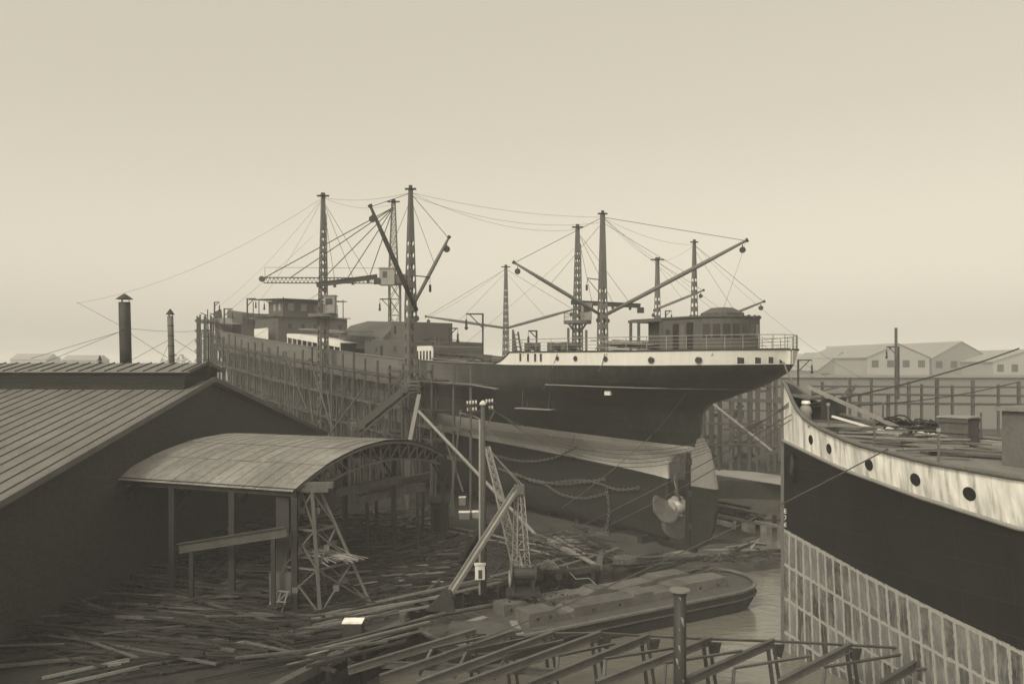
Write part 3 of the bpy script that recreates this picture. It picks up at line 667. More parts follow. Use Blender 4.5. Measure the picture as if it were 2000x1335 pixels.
# ring-platform tower cranes
def ring_crane(px, top_py, Y, yaw, w0, w1, plat_py, label, jib, cabside, m='steel'):
    b = P(px, 0, Y); b.z = GZ; top = P(px, top_py, Y).z
    t = thing('tower_crane', b, label, 'crane')
    perf_mast(MB(), b, top, w0, w1, yaw, .55, (.15, .9), .9).build('mast', m, t)
    masthead(t, V((b.x, b.y, top)), .7)
    zp = P(px, plat_py, Y).z; c = V((b.x, b.y, zp))
    MB().tube([c, c+V((0, 0, .38))], 1.75, 20).build('ring_platform', m, t)
    for k in range(4):
        a = R(45+90*k); bar('platform_brace', c+V((math.cos(a)*1.5, math.sin(a)*1.5, 0)), c+V((math.cos(a)*.5, math.sin(a)*.5, -1.1)), .1, 'steel', t)
    mb = MB()
    for k in range(20):
        a = 2*math.pi*k/20; a2 = 2*math.pi*(k+1)/20; q = c+V((math.cos(a), math.sin(a), 0))*1.7; q2 = c+V((math.cos(a2), math.sin(a2), 0))*1.7
        mb.beam(q+V((0, 0, .38)), q+V((0, 0, 1.35)), .035); mb.beam(q+V((0, 0, 1.35)), q2+V((0, 0, 1.35)), .035); mb.beam(q+V((0, 0, .85)), q2+V((0, 0, .85)), .025)
    mb.build('platform_rail', 'steel_dark', t)
    cb = c + V((cabside*1.0, -.8, .4)); mb = MB(); mb.box(cb+V((0, 0, 1.0)), 1.3, 1.3, 2.0); mb.box(cb+V((0, 0, 2.05)), 1.5, 1.5, .12); cab = mb.build('cabin', 'steel_light', t)
    mb = MB(); mb.box(cb+V((0, -.66, 1.35)), .8, .03, .7); mb.box(cb+V((-.66, 0, 1.35)), .03, .8, .7); mb.build('cabin_window', 'glass', cab)
    (ax_, ay), (bx_, by) = jib; a = P(ax_, ay, Y-.6); e = P(bx_, by, Y-.6)
    MB().ibeam(a, e, .28, .5, .06).build('jib', 'steel_dark', t)
    for q in (.3, .6, .85):
        pj = a.lerp(e, q); MB().tube([pj+V((0, 0, .25)), V((b.x, b.y, top-.5))], .025, 4).build('jib_stay', 'cable', t); MB().box(pj-V((0, 0, .4)), .3, .3, .35).build('trolley', 'steel_dark', t)
    MB().box(e-V((0, 0, .55)), .8, .5, .7).build('hoist_trolley', 'steel_dark', t)
    mb = MB(); lx = cabside*w0*.75
    for q in (-.18, .18): mb.beam(V((b.x+lx, b.y-q, GZ)), V((b.x+lx*.5, b.y-q, top-2)), .04)
    z = GZ+1
    while z < top-3: f = (z-GZ)/(top-2-GZ); mb.beam(V((b.x+lx*(1-.5*f), b.y-.2, z)), V((b.x+lx*(1-.5*f), b.y+.2, z)), .03); z += .45
    mb.build('ladder', 'steel_dark', t)
    return t
craneA = ring_crane(631, 384, 100, R(30), 1.05, .4, 619, 'dark perforated tower crane with ring platform and thick sloping jib beside the shed', ((618, 556), (737, 540)), 1)
crane2 = ring_crane(1128, 445, 106, R(15), 1.1, .42, 632, 'grey tower crane with ring platform and short level jib behind the stern deck', ((1115, 590), (1251, 597)), 1)
# long-jib crane far behind the bridge
Yc = 136.0; cb = P(771, 0, Yc); cb.z = GZ
lc = thing('jib_crane', cb, 'pale lattice tower crane with a long level jib and fan of stays', 'crane')
def lattice(mb, a, b, w0, w1, n, r=.06, up=(0, 1, 0.01)):
    a = V(a); b = V(b); d = (b-a).normalized(); x = d.cross(V(up)).normalized(); y = x.cross(d)
    def c(i, k): q = i/n; w_ = lerp(w0, w1, q)/2; sx, sy = ((-1, -1), (1, -1), (1, 1), (-1, 1))[k]; return a.lerp(b, q) + x*sx*w_ + y*sy*w_
    for k in range(4):
        mb.beam(c(0, k), c(n, k), r*1.6)
        for i in range(n):
            mb.beam(c(i, k), c(i+1, (k+1) % 4), r*.8); mb.beam(c(i+1, k), c(i+1, (k+1) % 4), r*.8)
            if w0 > .6: mb.beam(c(i, (k+1) % 4), c(i+1, k), r*.8)
    return mb
topc = P(769, 395, Yc).z
lattice(MB(), cb, V((cb.x, Yc, P(0, 552, Yc).z)), 2.0, 1.7, 10, .11).build('lattice_tower', 'steel', lc)
mb = MB(); c = V((cb.x, Yc, P(0, 555, Yc).z)); mb.tube([c, c+V((0, 0, 1.5))], 2.2, 14); mb.build('slewing_platform', 'steel', lc)
mb = MB(); q = P(757, 541, Yc-1.6); mb.box(q, 2.4, 2.0, 2.6); mb.box(q+V((0, 0, 1.35)), 2.7, 2.3, .15); cabo = mb.build('cabin', 'steel_light', lc)
MB().box(q+V((-.3, -1.01, .3)), .7, .05, 1.0).build('cabin_window', 'glass', cabo)
lattice(MB(), V((cb.x-.2, Yc, P(0, 525, Yc).z-2)), V((cb.x-.2, Yc, topc)), 1.5, .5, 14, .09).build('lattice_mast', 'steel', lc)
masthead(lc, V((cb.x-.2, Yc, topc)), 1.0)
ja, jb = P(748, 548, Yc-1), P(515, 547, Yc-4)
mb = MB()
dz = V((0, 0, .42)); n = 30
mb.beam(ja+dz, jb+dz, .16); mb.beam(ja-dz, jb-dz, .14)
for i in range(n):
    q0 = ja.lerp(jb, i/n); q1 = ja.lerp(jb, (i+1)/n); mb.beam(q0-dz, ja.lerp(jb, (i+.5)/n)+dz, .08); mb.beam(ja.lerp(jb, (i+.5)/n)+dz, q1-dz, .08)
mb.build('jib', 'steel_dark', lc); MB().tube([jb+V((-.3, -.1, .2)), jb+V((-.3, .3, .2))], .45, 12).build('jib_sheave', 'steel_dark', lc)
for q in (.99, .78, .50, .30, .12): MB().tube([ja.lerp(jb, q)+dz, V((cb.x-.2, Yc, topc-.8))], .075, 4).build('jib_stay', 'cable', lc)
MB().tube([ja.lerp(jb, .99)+V((0, 0, 2.0)), ja.lerp(jb, .02)+V((0, 0, 2.0))], .03, 4).build('jib_handline', 'cable', lc)
for q in (.99, .5, .02): MB().tube([ja.lerp(jb, q), ja.lerp(jb, q)+V((0, 0, 2.0))], .03, 4).build('handline_post', 'cable', lc)
# ================================================================== TIMBER STAGING on the near side of the slip
st = thing('timber_staging', S(70, 12, GZ), 'tall timber staging of poles and walkways along the forward half of the black ship', 'scaffold')
def th(s): return max(halfb(s, sheer(s)), 3.2) if s > 96 else BH
srow = [s_ for s_ in [24.6, 27.4, 31.2] + [33.8 + 2.75*i for i in range(34)] if s_ < 98]
def wz(s, k): return sheer(s) - (1.75, 4.6, 7.4, 10.0)[k]
for i, s_ in enumerate(srow):
    b = th(s_)
    zg = GZ if s_ < 90 else GZ
    tops = sheer(s_) + (random.uniform(-.7, .5) if s_ > 33 else -.2)
    bar('pole', S(s_, b+2.3, zg), S(s_+random.uniform(-.1, .1), b+2.2, tops), .26, 'staging', st, rnd=True)
    if s_ > 30:
        j = s_ + 1.3 + random.uniform(-.2, .2)
        bar('pole', S(j, b+.9, zg), S(j, b+.85, tops - random.uniform(.5, 2.6)), .22, 'staging', st, rnd=True)
        bar('pole', S(s_+.7, b+1.7, zg), S(s_+.6, b+1.65, wz(s_, 1) + random.uniform(-1, 2.6)), .2, 'staging', st, rnd=True)
        if random.random() < .6: bar('pole', S(s_+2.0, b+3.4, zg), S(s_+2.0, b+3.2, wz(s_, 1) + random.uniform(-4, 1)), .2, 'staging', st, rnd=True)
        for k in range(3): bar('transom', S(s_, b+2.6, wz(s_, k)-.08), S(s_, b+.3, wz(s_, k)-.08), .16, 'staging', st)
for s0, s1 in zip(srow[2:], srow[3:]):
    b0, b1 = th(s0), th(s1)
    for k in range(3):
        for q in (.7, 1.3, 1.9):
            if k == 2 and random.random() < .35: continue
            bar('walkway_plank', S(s0-.2, b0+q, wz(s0, k)+.02+random.uniform(0, .03)), S(s1+.2, b1+q, wz(s1, k)+.02), .52, 'staging', st, h=.07)
    if s0 > 33:
        bar('guard_board', S(s0-.1, b0+2.1, wz(s0, 0)-.42), S(s1+.1, b1+2.1, wz(s1, 0)-.42), .06, 'staging', st, h=.62)
        bar('ledger', S(s0-.2, b0+2.45, wz(s0, 1)-.1), S(s1+.2, b1+2.45, wz(s1, 1)-.1), .16, 'staging', st, h=.24)
        bar('ledger', S(s0-.2, b0+2.45, wz(s0, 2)-.1), S(s1+.2, b1+2.45, wz(s1, 2)-.1), .16, 'staging', st, h=.22)
    if random.random() < .45 and s0 > 36:
        z0 = wz(s0, random.choice((0, 1))); bar('brace', S(s0, b0+2.6, z0), S(s0+random.choice((-5, 5)), b0+3.4, GZ), .16, 'staging', st, rnd=True)
    for _ in range(2):
        if s0 < 40 or random.random() < .3: continue
        z0 = wz(s0, 2) - random.uniform(.8, 3.5); bar('ledger', S(s0-.3, b0+1.0, z0), S(s1+2.4, b1+1.0, z0+.15), .14, 'staging', st, h=.26)
# bow staging tower, open lattice against the sky
bs = thing('bow_staging', S(118, 6, GZ), 'open lattice of staging posts around the high bow of the black ship', 'scaffold')
for i in range(7):
    for j in range(3):
        s_ = 97 + 3.1*i; t_ = halfb(s_, sheer(s_)) + .7 + (1.2 if i < 5 else .9)*j
        bar('post', S(s_, t_, GZ), S(s_, t_, sheer(s_) + (1.9 if i > 2 else -.5)), .2, 'staging', bs)
for i in range(7):
    for k in range(10):
        s_ = 97 + 3.1*i; z = sheer(s_) + (.9 if i > 2 else -.9) - k*1.75
        t0 = halfb(s_, sheer(s_)) + .5; bar('rail', S(s_, t0, z), S(s_, t0 + 2.9, z), .15, 'staging', bs)
        if i < 6: s2 = s_+3.1; bar('rail', S(s_, t0+1.4, z-.1), S(s2, halfb(s2, sheer(s2))+1.9, z+.1), .15, 'staging', bs)
for k in range(2): bar('top_rail', S(103, 8.2+k*1.6, 22.6), S(117, 5+k*1.6, 23.8), .14, 'staging', bs)
for k in range(4): bar('deck_plank', S(103, 8+k*.55, 21.6), S(117, 4.8+k*.55, 22.6), .5, 'wood', bs, h=.08)
# after end of the staging: platform with top rails by the white house
for k in range(4): bar('walkway_plank', S(24.5, BH+.6+.55*k, 13.0+.01*k), S(37, BH+.6+.55*k, 13.25+.01*k), .5, 'wood', st, h=.09)
bar('walkway_plank', S(24.6, BH+2.4, 13.08), S(21.0, BH+2.0, 12.75), .4, 'wood_light', st, h=.07)
for z, a, b in ((14.1, 31, 39), (9.0, 24.5, 34), (6.4, 24.5, 36)): bar('ledger', S(a, BH+2.5, z), S(b, BH+2.5, z), .14, 'wood', st, h=.3)
for s_ in (31.2, 33.8, 37): bar('guard_post', S(s_, BH+2.3, 13), S(s_, BH+2.3, 14.3), .12, 'wood', st)
# props leaning against the staging
bar('raking_shore', P(818, 803, 76), G(1052, 1050, 1.6), .30, 'wood_light', st, rnd=True)
bar('raking_shore', P(819, 772, 78), P(800, 866, 74), .36, 'wood_light', st)
bar('raking_shore', P(800, 866, 74), P(795, 1000, 73), .3, 'wood', st)
for a, b in (((640, 770, 92), (652, 860, 80)), ((605, 700, 98), (648, 838, 84)), ((560, 700, 100), (600, 800, 92)), ((860, 830, 76), (905, 960, 72)), ((900, 800, 74), (880, 990, 72)), ((712, 755, 88), (640, 852, 80))):
    bar('raking_shore', P(*a), P(*b), .2, 'staging', st, rnd=True)
# stair up to the staging
sr = thing('stair', P(700, 940, 80), 'sloping timber stair with handrails climbing from the shed side to the staging', 'stairs')
a, b = P(700, 832, 80), P(792, 758, 80)
off = V((.25, 1, 0)).normalized()
for q in (0, 1.3): bar('stringer', a+off*q, b+off*q, .12, 'staging', sr, h=.62)
for i in range(16):
    p = a.lerp(b, (i+.5)/16); bar('tread', p+V((0, 0, .1)), p+off*1.3+V((0, 0, .1)), .3, 'staging', sr, h=.05)
for q in (0, 1.3):
    bar('handrail', a+off*q+V((0, 0, 1.35)), b+off*q+V((0, 0, 1.55)), .09, 'wood', sr)
    for f in (0, .25, .5, .75, 1): p = a.lerp(b, f)+off*q; bar('baluster', p, p+V((0, 0, 1.4)), .1, 'wood', sr)
def platform(px0, py0, px1, py1, Y, par):
    A = P(px0, py1, Y); B = P(px1, py1, Y); h = (py1-py0)/F*Y
    for k in range(4): bar('platform_board', A+off*k*.42, B+off*k*.42, .4, 'staging', par, h=.08)
    for q in (A, B, A+off*1.4, B+off*1.4): bar('platform_post', V((q.x, q.y, q.z-.1)), q+V((0, 0, h)), .12, 'wood', par)
    for f in (.33, .66, 1): bar('platform_rail', A+V((0, 0, h*f)), B+V((0, 0, h*f)), .08, 'wood', par, h=.16); bar('platform_rail', B+V((0, 0, h*f)), B+off*1.4+V((0, 0, h*f)), .08, 'wood', par, h=.12)
    for q in (A+off*.2, B+off*.2, A+off*1.3): bar('platform_leg', V((q.x, q.y, GZ)), q, .2, 'staging', par, rnd=True)
platform(682, 818, 703, 839, 80, sr); platform(784, 745, 819, 766, 80, sr)
bar('brace', P(800, 768, 79.7), P(700, 850, 79.7), .16, 'staging', sr)
bar('handrail', P(790, 746, 80), P(806, 722, 80), .09, 'wood', sr)
# ================================================================== GALLOWS LAMPS
def gallows(px, ptop, pbase, Y, dirx, label, arm=None, lamp=True):
    a = P(px, pbase, Y); h = P(px, ptop, Y).z; L = arm or 1.4
    t = thing('gallows_lamp', a, label, 'lamp', 'gallows lamp posts around the slipway')
    top = V((a.x, a.y, h)); e = top + V((dirx*L, -.1, 0)); wd = .10 + Y*.0004
    bar('post', a, top+V((0, 0, wd/2)), wd*1.3, 'steel_dark', t); bar('arm', top, e, wd, 'steel_dark', t); bar('brace', top-V((0, 0, L*.85)), top+V((dirx*L*.8, -.08, -.05)), wd*.7, 'steel_dark', t)
    MB().tube([e, e-V((0, 0, .55))], .02, 4).build('chain', 'steel_dark', t)
    MB().tube([e-V((0, 0, .5)), e-V((0, 0, .7)), e-V((0, 0, 1.2)), e-V((0, 0, 1.35)), e-V((0, 0, 1.55))], [.05, .11, .11, .2, .06], 8).build('lamp', 'steel_dark', t)
gallows(419, 590, 622, 150, 1, 'gallows lamp on the tip of the bow staging, away from the funnel side', .9)
gallows(438, 603, 640, 140, 1, 'gallows lamp at the curved break of the forecastle bulwark')
gallows(483, 583, 632, 136, 1, 'tall gallows lamp on the forecastle plank pile')
gallows(534, 586, 617, 132, -1, 'gallows lamp forward of the wheelhouse canopy')
gallows(943, 613, 692, 82, -1, 'tall gallows lamp over the well deck with its arm pointing to the bow', 1.6)
gallows(878, 641, 690, 92, 1, 'small gallows lamp behind the timber pile in the well deck', .9)
gallows(1048, 646, 676, 82, -1, 'small gallows lamp on the poop deck by the winches', .8)
gallows(763, 584, 632, 110, -1, 'gallows lamp hung beside the lattice tower of the long-jib crane', 1.4)
gallows(1559, 703, 760, 95, 1, 'gallows lamp behind the stem of the moored ship', 1.5)
gallows(1755, 677, 780, 110, -1, 'tall gallows lamp before the far gabled workshop', 1.6)
gallows(1300, 607, 640, 118, 1, 'thin gallows lamp above the poop house roof', .8)
# ================================================================== LONG SHED WITH LANTERN ROOF (left)
GA = V((.08, .997, 0)).normalized(); RA = V((-GA.y, GA.x, 0))          # GA along the gable, RA along the ridge away to the left
TP = .222
apex = P(408, 742, 62.5)
shed = thing('long_shed', V((apex.x-20, apex.y, GZ)), 'long dark brick shed with seamed zinc roof and boarded lantern along its ridge', 'shed')
def SH(r, g, dz=0): return apex + RA*r + GA*g + V((0, 0, -abs(g)*TP + dz))   # point on the roof plane
LEN, WN, WF = 60.0, -34.0, 28.5
mb = MB()
mb.poly([SH(.05, WN, -.15), SH(.05, 0, -.15), SH(.05, WF, -.15), V((*SH(.05, WF).xy, GZ)), V((*SH(.05, WN).xy, GZ))])
mb.quad(V((*SH(.05, WF).xy, GZ)), V((*SH(LEN, WF).xy, GZ)), SH(LEN, WF, -.15), SH(.05, WF, -.15))
mb.quad(V((*SH(.05, WN).xy, GZ)), V((*SH(LEN, WN).xy, GZ)), SH(LEN, WN, -.15), SH(.05, WN, -.15))
mb.build('wall', 'brick', shed)
for g0, g1 in ((WN-.8, 0), (0, WF+.8)):
    mb = MB(); mb.prism([SH(-.35, g0), SH(-.35, g1), SH(LEN, g1), SH(LEN, g0)], (0, 0, -.1)); rf = mb.build('roof', 'zinc', shed)
    if g1 == 0:
        for k in range(64):
            r_ = .5 + k*.92
            mb = MB(); mb.beam(SH(r_, -3.0, .03), SH(r_, g0+.02, .03), .05, .07); mb.build('seam', 'steel', rf)
    MB().beam(SH(-.4, g0, .06), SH(-.4, g1, .06), .28, .34).build('verge_board', 'steel', rf)
def lantern_pt(r, g, dz): return apex + RA*r + GA*g + V((0, 0, dz))
lw_, lb, le, lt = 2.75, -.55, .72, 1.26
mb = MB(); q0 = [lantern_pt(.6, -lw_, lb), lantern_pt(.6, lw_, lb), lantern_pt(.6, lw_, le), lantern_pt(.6, 0, lt-.04), lantern_pt(.6, -lw_, le)]
q1 = [p + RA*(LEN-.6) for p in q0]; mb.poly(q0); mb.quad(q0[0], q1[0], q1[4], q0[4]); mb.quad(q0[1], q1[1], q1[2], q0[2]); lo_ = mb.build('lantern', 'brick', shed)
for k in range(8): MB().beam(lantern_pt(.55, -lw_-.05, lb+.16*k+.06), lantern_pt(LEN, -lw_-.05, lb+.16*k+.06), .06, .09).build('louvre', 'wood_dark', lo_)
for k in range(7): MB().beam(lantern_pt(.56, -lw_+.05, lb+.16*k+.1), lantern_pt(.56, lw_-.05, lb+.16*k+.1), .05, .09).build('louvre', 'wood_dark', lo_)
for sg in (-1, 1):
    mb = MB(); a = [lantern_pt(.2, sg*(lw_+.35), le-.06), lantern_pt(.2, 0, lt), lantern_pt(LEN, 0, lt), lantern_pt(LEN, sg*(lw_+.35), le-.06)]; mb.prism(a, (0, 0, -.07)); lr = mb.build('lantern_roof', 'zinc', shed)
    MB().beam(lantern_pt(.15, sg*(lw_+.35), le-.04), lantern_pt(.15, 0, lt+.02), .2, .22).build('verge_board', 'steel', lr)
    if sg < 0:
        for k in range(60): MB().beam(lantern_pt(.6+k*.95, 0, lt+.04), lantern_pt(.6+k*.95, -lw_-.35, le-.02), .06, .07).build('seam', 'steel_dark', lr)
def stack(px, ptop, wpx, cap_py, label, m, bands=0):
    Y = 62.0 + (408-px)*.012; b = P(px+3, 712, Y); b.z = apex.z+lt-.25; tp = P(px, ptop, Y); r = wpx/2/F*Y
    t = thing('stove_pipe', b, label, 'chimney'); MB().tube([b, b.lerp(tp, .33), b.lerp(tp, .66), tp], r, 18).build('pipe', m, t, smooth=True)
    cz = P(px, cap_py, Y)
    MB().tube([cz+V((0, 0, -.12)), cz+V((0, 0, .12)), cz+V((0, 0, .30))], [r*1.5, r*.75, .04], 16).build('cowl', 'steel_dark', t)
    for k in range(3): a = R(30+120*k); o_ = V((math.cos(a)*r*.85, math.sin(a)*r*.85, 0)); bar('cowl_strut', tp+o_-V((0, 0, .1)), cz+o_*.8, .04, 'steel_dark', t)
    for k in range(bands): MB().tube([b.lerp(tp, (k+1)/(bands+1)), b.lerp(tp, (k+1)/(bands+1))+V((0, 0, .07))], r*1.06, 18).build('band', 'steel_dark', t)
    return tp, b
s1t, s1b = stack(243, 590, 22, 581, 'thick black stove pipe with conical cowl on the lantern roof', 'steel_dark', 1)
s2t, s2b = stack(332.5, 617, 11.5, 611, 'thin banded stove pipe with small cowl on the lantern roof', 'steel', 4)
stack(195, 706, 5.5, 701, 'short little roof vent with a cowl near the thick pipe', 'steel_dark')
one('flag_pole', MB().tube([apex+V((0, 0, lt-1.2)), P(405.5, 604, 62.3)], .07, 6, .035), 'steel_dark', 'bare thin pole standing on the shed gable', 'pole')
G1 = 'guy wires of the stove pipes'
for a, b in ((P(243, 645, 62.2), P(60, 700, 60)), (P(243, 644, 62.2), P(20, 735, 58)), (P(243, 644, 64), P(330, 700, 63.6)), (P(332, 662, 63), P(240, 712, 63.6)), (P(333, 658, 63), P(420, 712, 63)), (P(243, 640, 64), P(150, 590, 75)), (P(333, 662, 63), P(310, 716, 62))):
    wire('guy_wire', a, b, .016, 'thin guy wire steadying the stove pipes on the lantern roof', G1)
# ================================================================== BARREL-ROOFED PLATE SHED
h1 = 6.9; BE = V((.927, -.375, 0)).normalized(); BV = V((.375, .927, 0)).normalized()
BA = V((-3.33*h1, 7.30*h1, CZ-h1)); HW = 1.34*h1; RISE = .26*h1; BL = 1.86*h1; BR_ = (HW*HW+RISE*RISE)/(2*RISE)
def arc(u, q, dr=0.0):
    """u metres along the barrel, q from -1 (near eave) to 1 (far eave)"""
    th_ = math.asin(HW/BR_)*q; rr = BR_+dr
    return BA + BE*u + BV*(HW + rr*math.sin(th_)) + V((0, 0, rr*math.cos(th_) - (BR_-RISE)))
bsd = thing('barrel_shed', V((*(BA+BE*BL/2+BV*HW).xy, GZ)), 'open shed with curved pale corrugated iron roof on steel columns', 'shed')
NC, NR = 15, 6
for r_ in range(NR):
    q0 = -1 + 2*r_/NR - (.012 if r_ else .03); q1 = -1 + 2*(r_+1)/NR
    for c_ in range(NC):
        u0, u1 = BL*c_/NC, BL*(c_+1)/NC+.04; rows = []
        jit = random.uniform(-.006, .006)
        for i in range(5):
            q = q0+(q1-q0)*i/4; rows.append([arc(u0+(u1-u0)*k/20, q, .022*math.cos(k*math.pi/2*1.0)+.05-.012*r_*(1 if q < 0 else -1)*.3+jit+.03*(1-i/4)) for k in range(21)])
        mb = MB(); mb.grid(rows); mb.build('roof_sheet', 'corr', bsd)
MB().beam(arc(-.1, -1)+V((0, 0, -.12)), arc(BL+.1, -1)+V((0, 0, -.12)), .2, .42).build('eave_beam', 'steel_dark', bsd)
MB().beam(arc(-.1, 1)+V((0, 0, -.12)), arc(BL+.1, 1)+V((0, 0, -.12)), .2, .42).build('eave_beam', 'steel_dark', bsd)
for u in (.1, BL/3, 2*BL/3, BL-.1):
    NS = 22; mb = MB()
    for i in range(NS): mb.beam(arc(u, -1+2*i/NS, -.12), arc(u, -1+2*(i+1)/NS, -.12), .14, .16)
    mb.build('top_chord', 'steel', bsd)
    def low(q): return arc(u, q*.93, -.12) - V((0, 0, .18 + .95*(1-q*q)))+V((0, 0, -.55*(q*q)))
    mb = MB()
    for i in range(NS): mb.beam(low(-1+2*i/NS), low(-1+2*(i+1)/NS), .14, .14)
    mb.build('bottom_chord', 'steel', bsd)
    for i in range(15):
        q = -1+2*i/14; bar('web_member', arc(u, q*.93, -.12), low(q), .08, 'steel', bsd)
        if i < 14: q2 = -1+2*(i+1)/14; bar('web_member', arc(u, (q if i < 7 else q2)*.93, -.12), low(q2 if i < 7 else q), .08, 'steel', bsd)
    for q in (-1, 1):
        p = arc(u, q, -.2); bar('column', V((p.x, p.y, GZ)), p, .32, 'steel_dark', bsd)
        bar('knee_brace', p-V((0, 0, 1.8)), low(q*.86)-V((0, 0, .05)), .12, 'steel_dark', bsd)
for q in (-.66, -.33, 0, .33, .66): bar('purlin', arc(.05, q, -.03), arc(BL-.05, q, -.03), .1, 'steel_dark', bsd)
for a, b in (((345, 934), (397, 923)), ((457, 950), (494, 942))):
    bar('roof_batten', P(*a, arc(5, -.98).y+1.2)+V((0, 0, .1)), P(*b, arc(5, -.9).y+1.5)+V((0, 0, .16)), .14, 'steel_dark', bsd)
# crane girders beneath the roof, running out towards the slip
for (x0, y0, x1, y1, Y0, Y1) in ((350, 1070, 560, 1037, 47, 45), (655, 962, 785, 934, 52, 58), (700, 975, 830, 950, 55, 60), (720, 955, 840, 928, 60, 64)):
    g_ = thing('steel_girder', V((*P((x0+x1)/2, y0, (Y0+Y1)/2).xy, GZ)), {350: 'long steel girder on trestles inside the barrel roofed shed', 655: 'steel girder on trestles close beside the lattice tower head', 700: 'steel girder on trestles in the middle of the open barrel end', 720: 'steel girder on trestles at the far side of the open barrel end'}[x0], 'girder', 'girders by the barrel roofed shed')
    a, b = P(x0, y0, Y0), P(x1, y1, Y1); MB().ibeam(a, b, .28, .5, .05).build('beam', 'iron', g_)
    for q in (.12, .88): p = a.lerp(b, q); bar('trestle', V((p.x, p.y, GZ)), p-V((0, 0, .25)), .22, 'steel_dark', g_)
# lattice tower and box column in front of the barrel shed
lt_ = thing('lattice_tower', V((-10.0, 45.8, GZ)), 'splayed steel lattice tower with bundle of rods on its middle stage', 'tower')
tb = [V((-12.3, 45.9, GZ)), V((-9.6, 44.9, GZ)), V((-7.3, 47.2, GZ)), V((-10.0, 48.3, GZ))]
tc = V((-10.5, 46.6, 7.9)); tt = [tc+V((-.45, -.2, 0)), tc+V((.2, -.5, 0)), tc+V((.5, .2, 0)), tc+V((-.1, .5, 0))]
def TL(k, q): return tb[k % 4].lerp(tt[k % 4], q)
for k in range(4): bar('leg', TL(k, 0), TL(k, 1), .16, 'steel', lt_)
qs = (0, .36, .68, 1)
for q in qs[1:]:
    for k in range(4): bar('ring_bar', TL(k, q), TL(k+1, q), .11, 'steel', lt_)
for q0, q1 in zip(qs, qs[1:]):
    for k in range(4):
        bar('diagonal', TL(k, q0), TL(k+1, q1), .08, 'steel', lt_); bar('diagonal', TL(k+1, q0), TL(k, q1), .08, 'steel', lt_)
        c = (TL(k, q0)+TL(k+1, q1))/2; MB().box(c, .3, .3, .3).build('gusset', 'steel', lt_)
mb = MB(); mb.box(tc+V((.1, 0, .12)), 2.0, 1.2, .2); mb.box(tc+V((.2, -.1, .35)), 2.2, .5, .3); mb.build('head_platform', 'wood', lt_)
bc = thing('box_column', V((-11.9, 46.4, GZ)), 'dark riveted box column standing against the lattice tower', 'column')
MB().box(V((-11.9, 46.4, GZ+3.1)), .72, .7, 6.2).build('shaft', 'steel_dark', bc); MB().box(V((-11.9, 46.4, GZ+1.0)), 1.3, 1.2, 2.0).build('base', 'steel', bc); MB().box(V((-11.9, 46.4, GZ+6.3)), 1.0, 1.0, .25).build('cap', 'steel_dark', bc)
for k in range(24):
    a = TL(0, .36).lerp(TL(3, .36), random.random())+V((-.5+random.uniform(-.5, .3), random.uniform(-.3, .3), .12+random.random()*.3)); b = TL(1, .36).lerp(TL(2, .36), random.random())+V((.4+random.uniform(-.4, .8), random.uniform(-.3, .3), .12+random.random()*.3))
    mid = (a+b)/2+V((0, random.uniform(-.3, .3), .25+random.random()*.3))
    one('bent_rod', MB().tube([a, a.lerp(mid, .5)+V((0, 0, .06)), mid, mid.lerp(b, .5)+V((0, 0, .06)), b], .03, 5), 'wood_light', 'pale bent rod in the bundle laid on the lattice tower stage', 'rod', 'rods on the lattice tower stage')
# leaning crate frame at the foot of the column
cf = thing('slatted_crate', G(540, 1192), 'pale slatted crate frame leaning at the foot of the box column', 'crate')
ca, cu = G(527, 1197), None
cx_ = V((.9, -.35, 0)).normalized(); cu = V((.25, .15, .9)).normalized()
o0 = G(523, 1195)
for q in (0, .42, .85): bar('slat', o0+cx_*q, o0+cx_*q+cu*1.25, .11, 'wood_light', cf, h=.04)
for q in (.02, .65, 1.2): bar('rail', o0+cu*q-V((0, .05, 0)), o0+cu*q+cx_*.95-V((0, .05, 0)), .11, 'wood_light', cf, h=.04)
bar('slat', o0+cu*.05, o0+cx_*.85+cu*1.2, .09, 'wood_light', cf, h=.04)
# ================================================================== TELEGRAPH POLE
pb = G(945, 1160); ptop = P(943, 790, pb.y)
up_ = thing('utility_pole', pb, 'tall timber utility pole with two crossarms of white insulators and a white box', 'utility pole')
MB().tube([pb, ptop], .19, 10, .13).build('shaft', 'wood', up_, smooth=True)
MB().tube([pb+V((-.24, -.05, 0)), P(937, 818, pb.y)], .06, 6).build('conduit', 'wood_light', up_)
MB().tube([P(937, 818, pb.y), P(925, 812, pb.y), P(897, 806, pb.y)], .05, 6).build('conduit', 'wood_light', up_)
MB().tube([ptop, ptop+V((0, 0, .1)), ptop+V((0, 0, .25))], [.2, .2, .05], 10).build('cap', 'porcelain', up_)
for k, zpy in enumerate((789.5, 802.5)):
    a = P(911, zpy+3, pb.y-.2); b = P(967, zpy-2, pb.y-.1+.5); bar('crossarm', a, b, .14, 'wood_dark', up_)
    for q in (.03, .13, .23, .33, .7, .8, .9):
        if k and q in (.13, .7): continue
        p = a.lerp(b, q)+V((0, 0, .05)); MB().tube([p, p+V((0, 0, .1)), p+V((0, 0, .2)), p+V((0, 0, .24))], [.02, .065, .06, .02], 7).build('insulator', 'porcelain', up_)
bar('arm_strut', P(911, 786, pb.y-.2), P(911, 808, pb.y-.2), .08, 'wood_dark', up_); bar('arm_brace', P(966, 802, pb.y), P(948, 838, pb.y), .08, 'wood', up_)
bx = G(937, 1160); bxp = P(937.5, 1116, pb.y-.35)
mb = MB(); mb.box(bxp, .56, .34, .82); sb_ = mb.build('switch_box', 'white_worn', up_); MB().box(bxp+V((.02, -.18, -.1)), .22, .03, .5).build('stain_panel', 'steel', sb_); MB().box(bxp+V((0, 0, .44)), .66, .44, .07).build('lid', 'white', sb_)
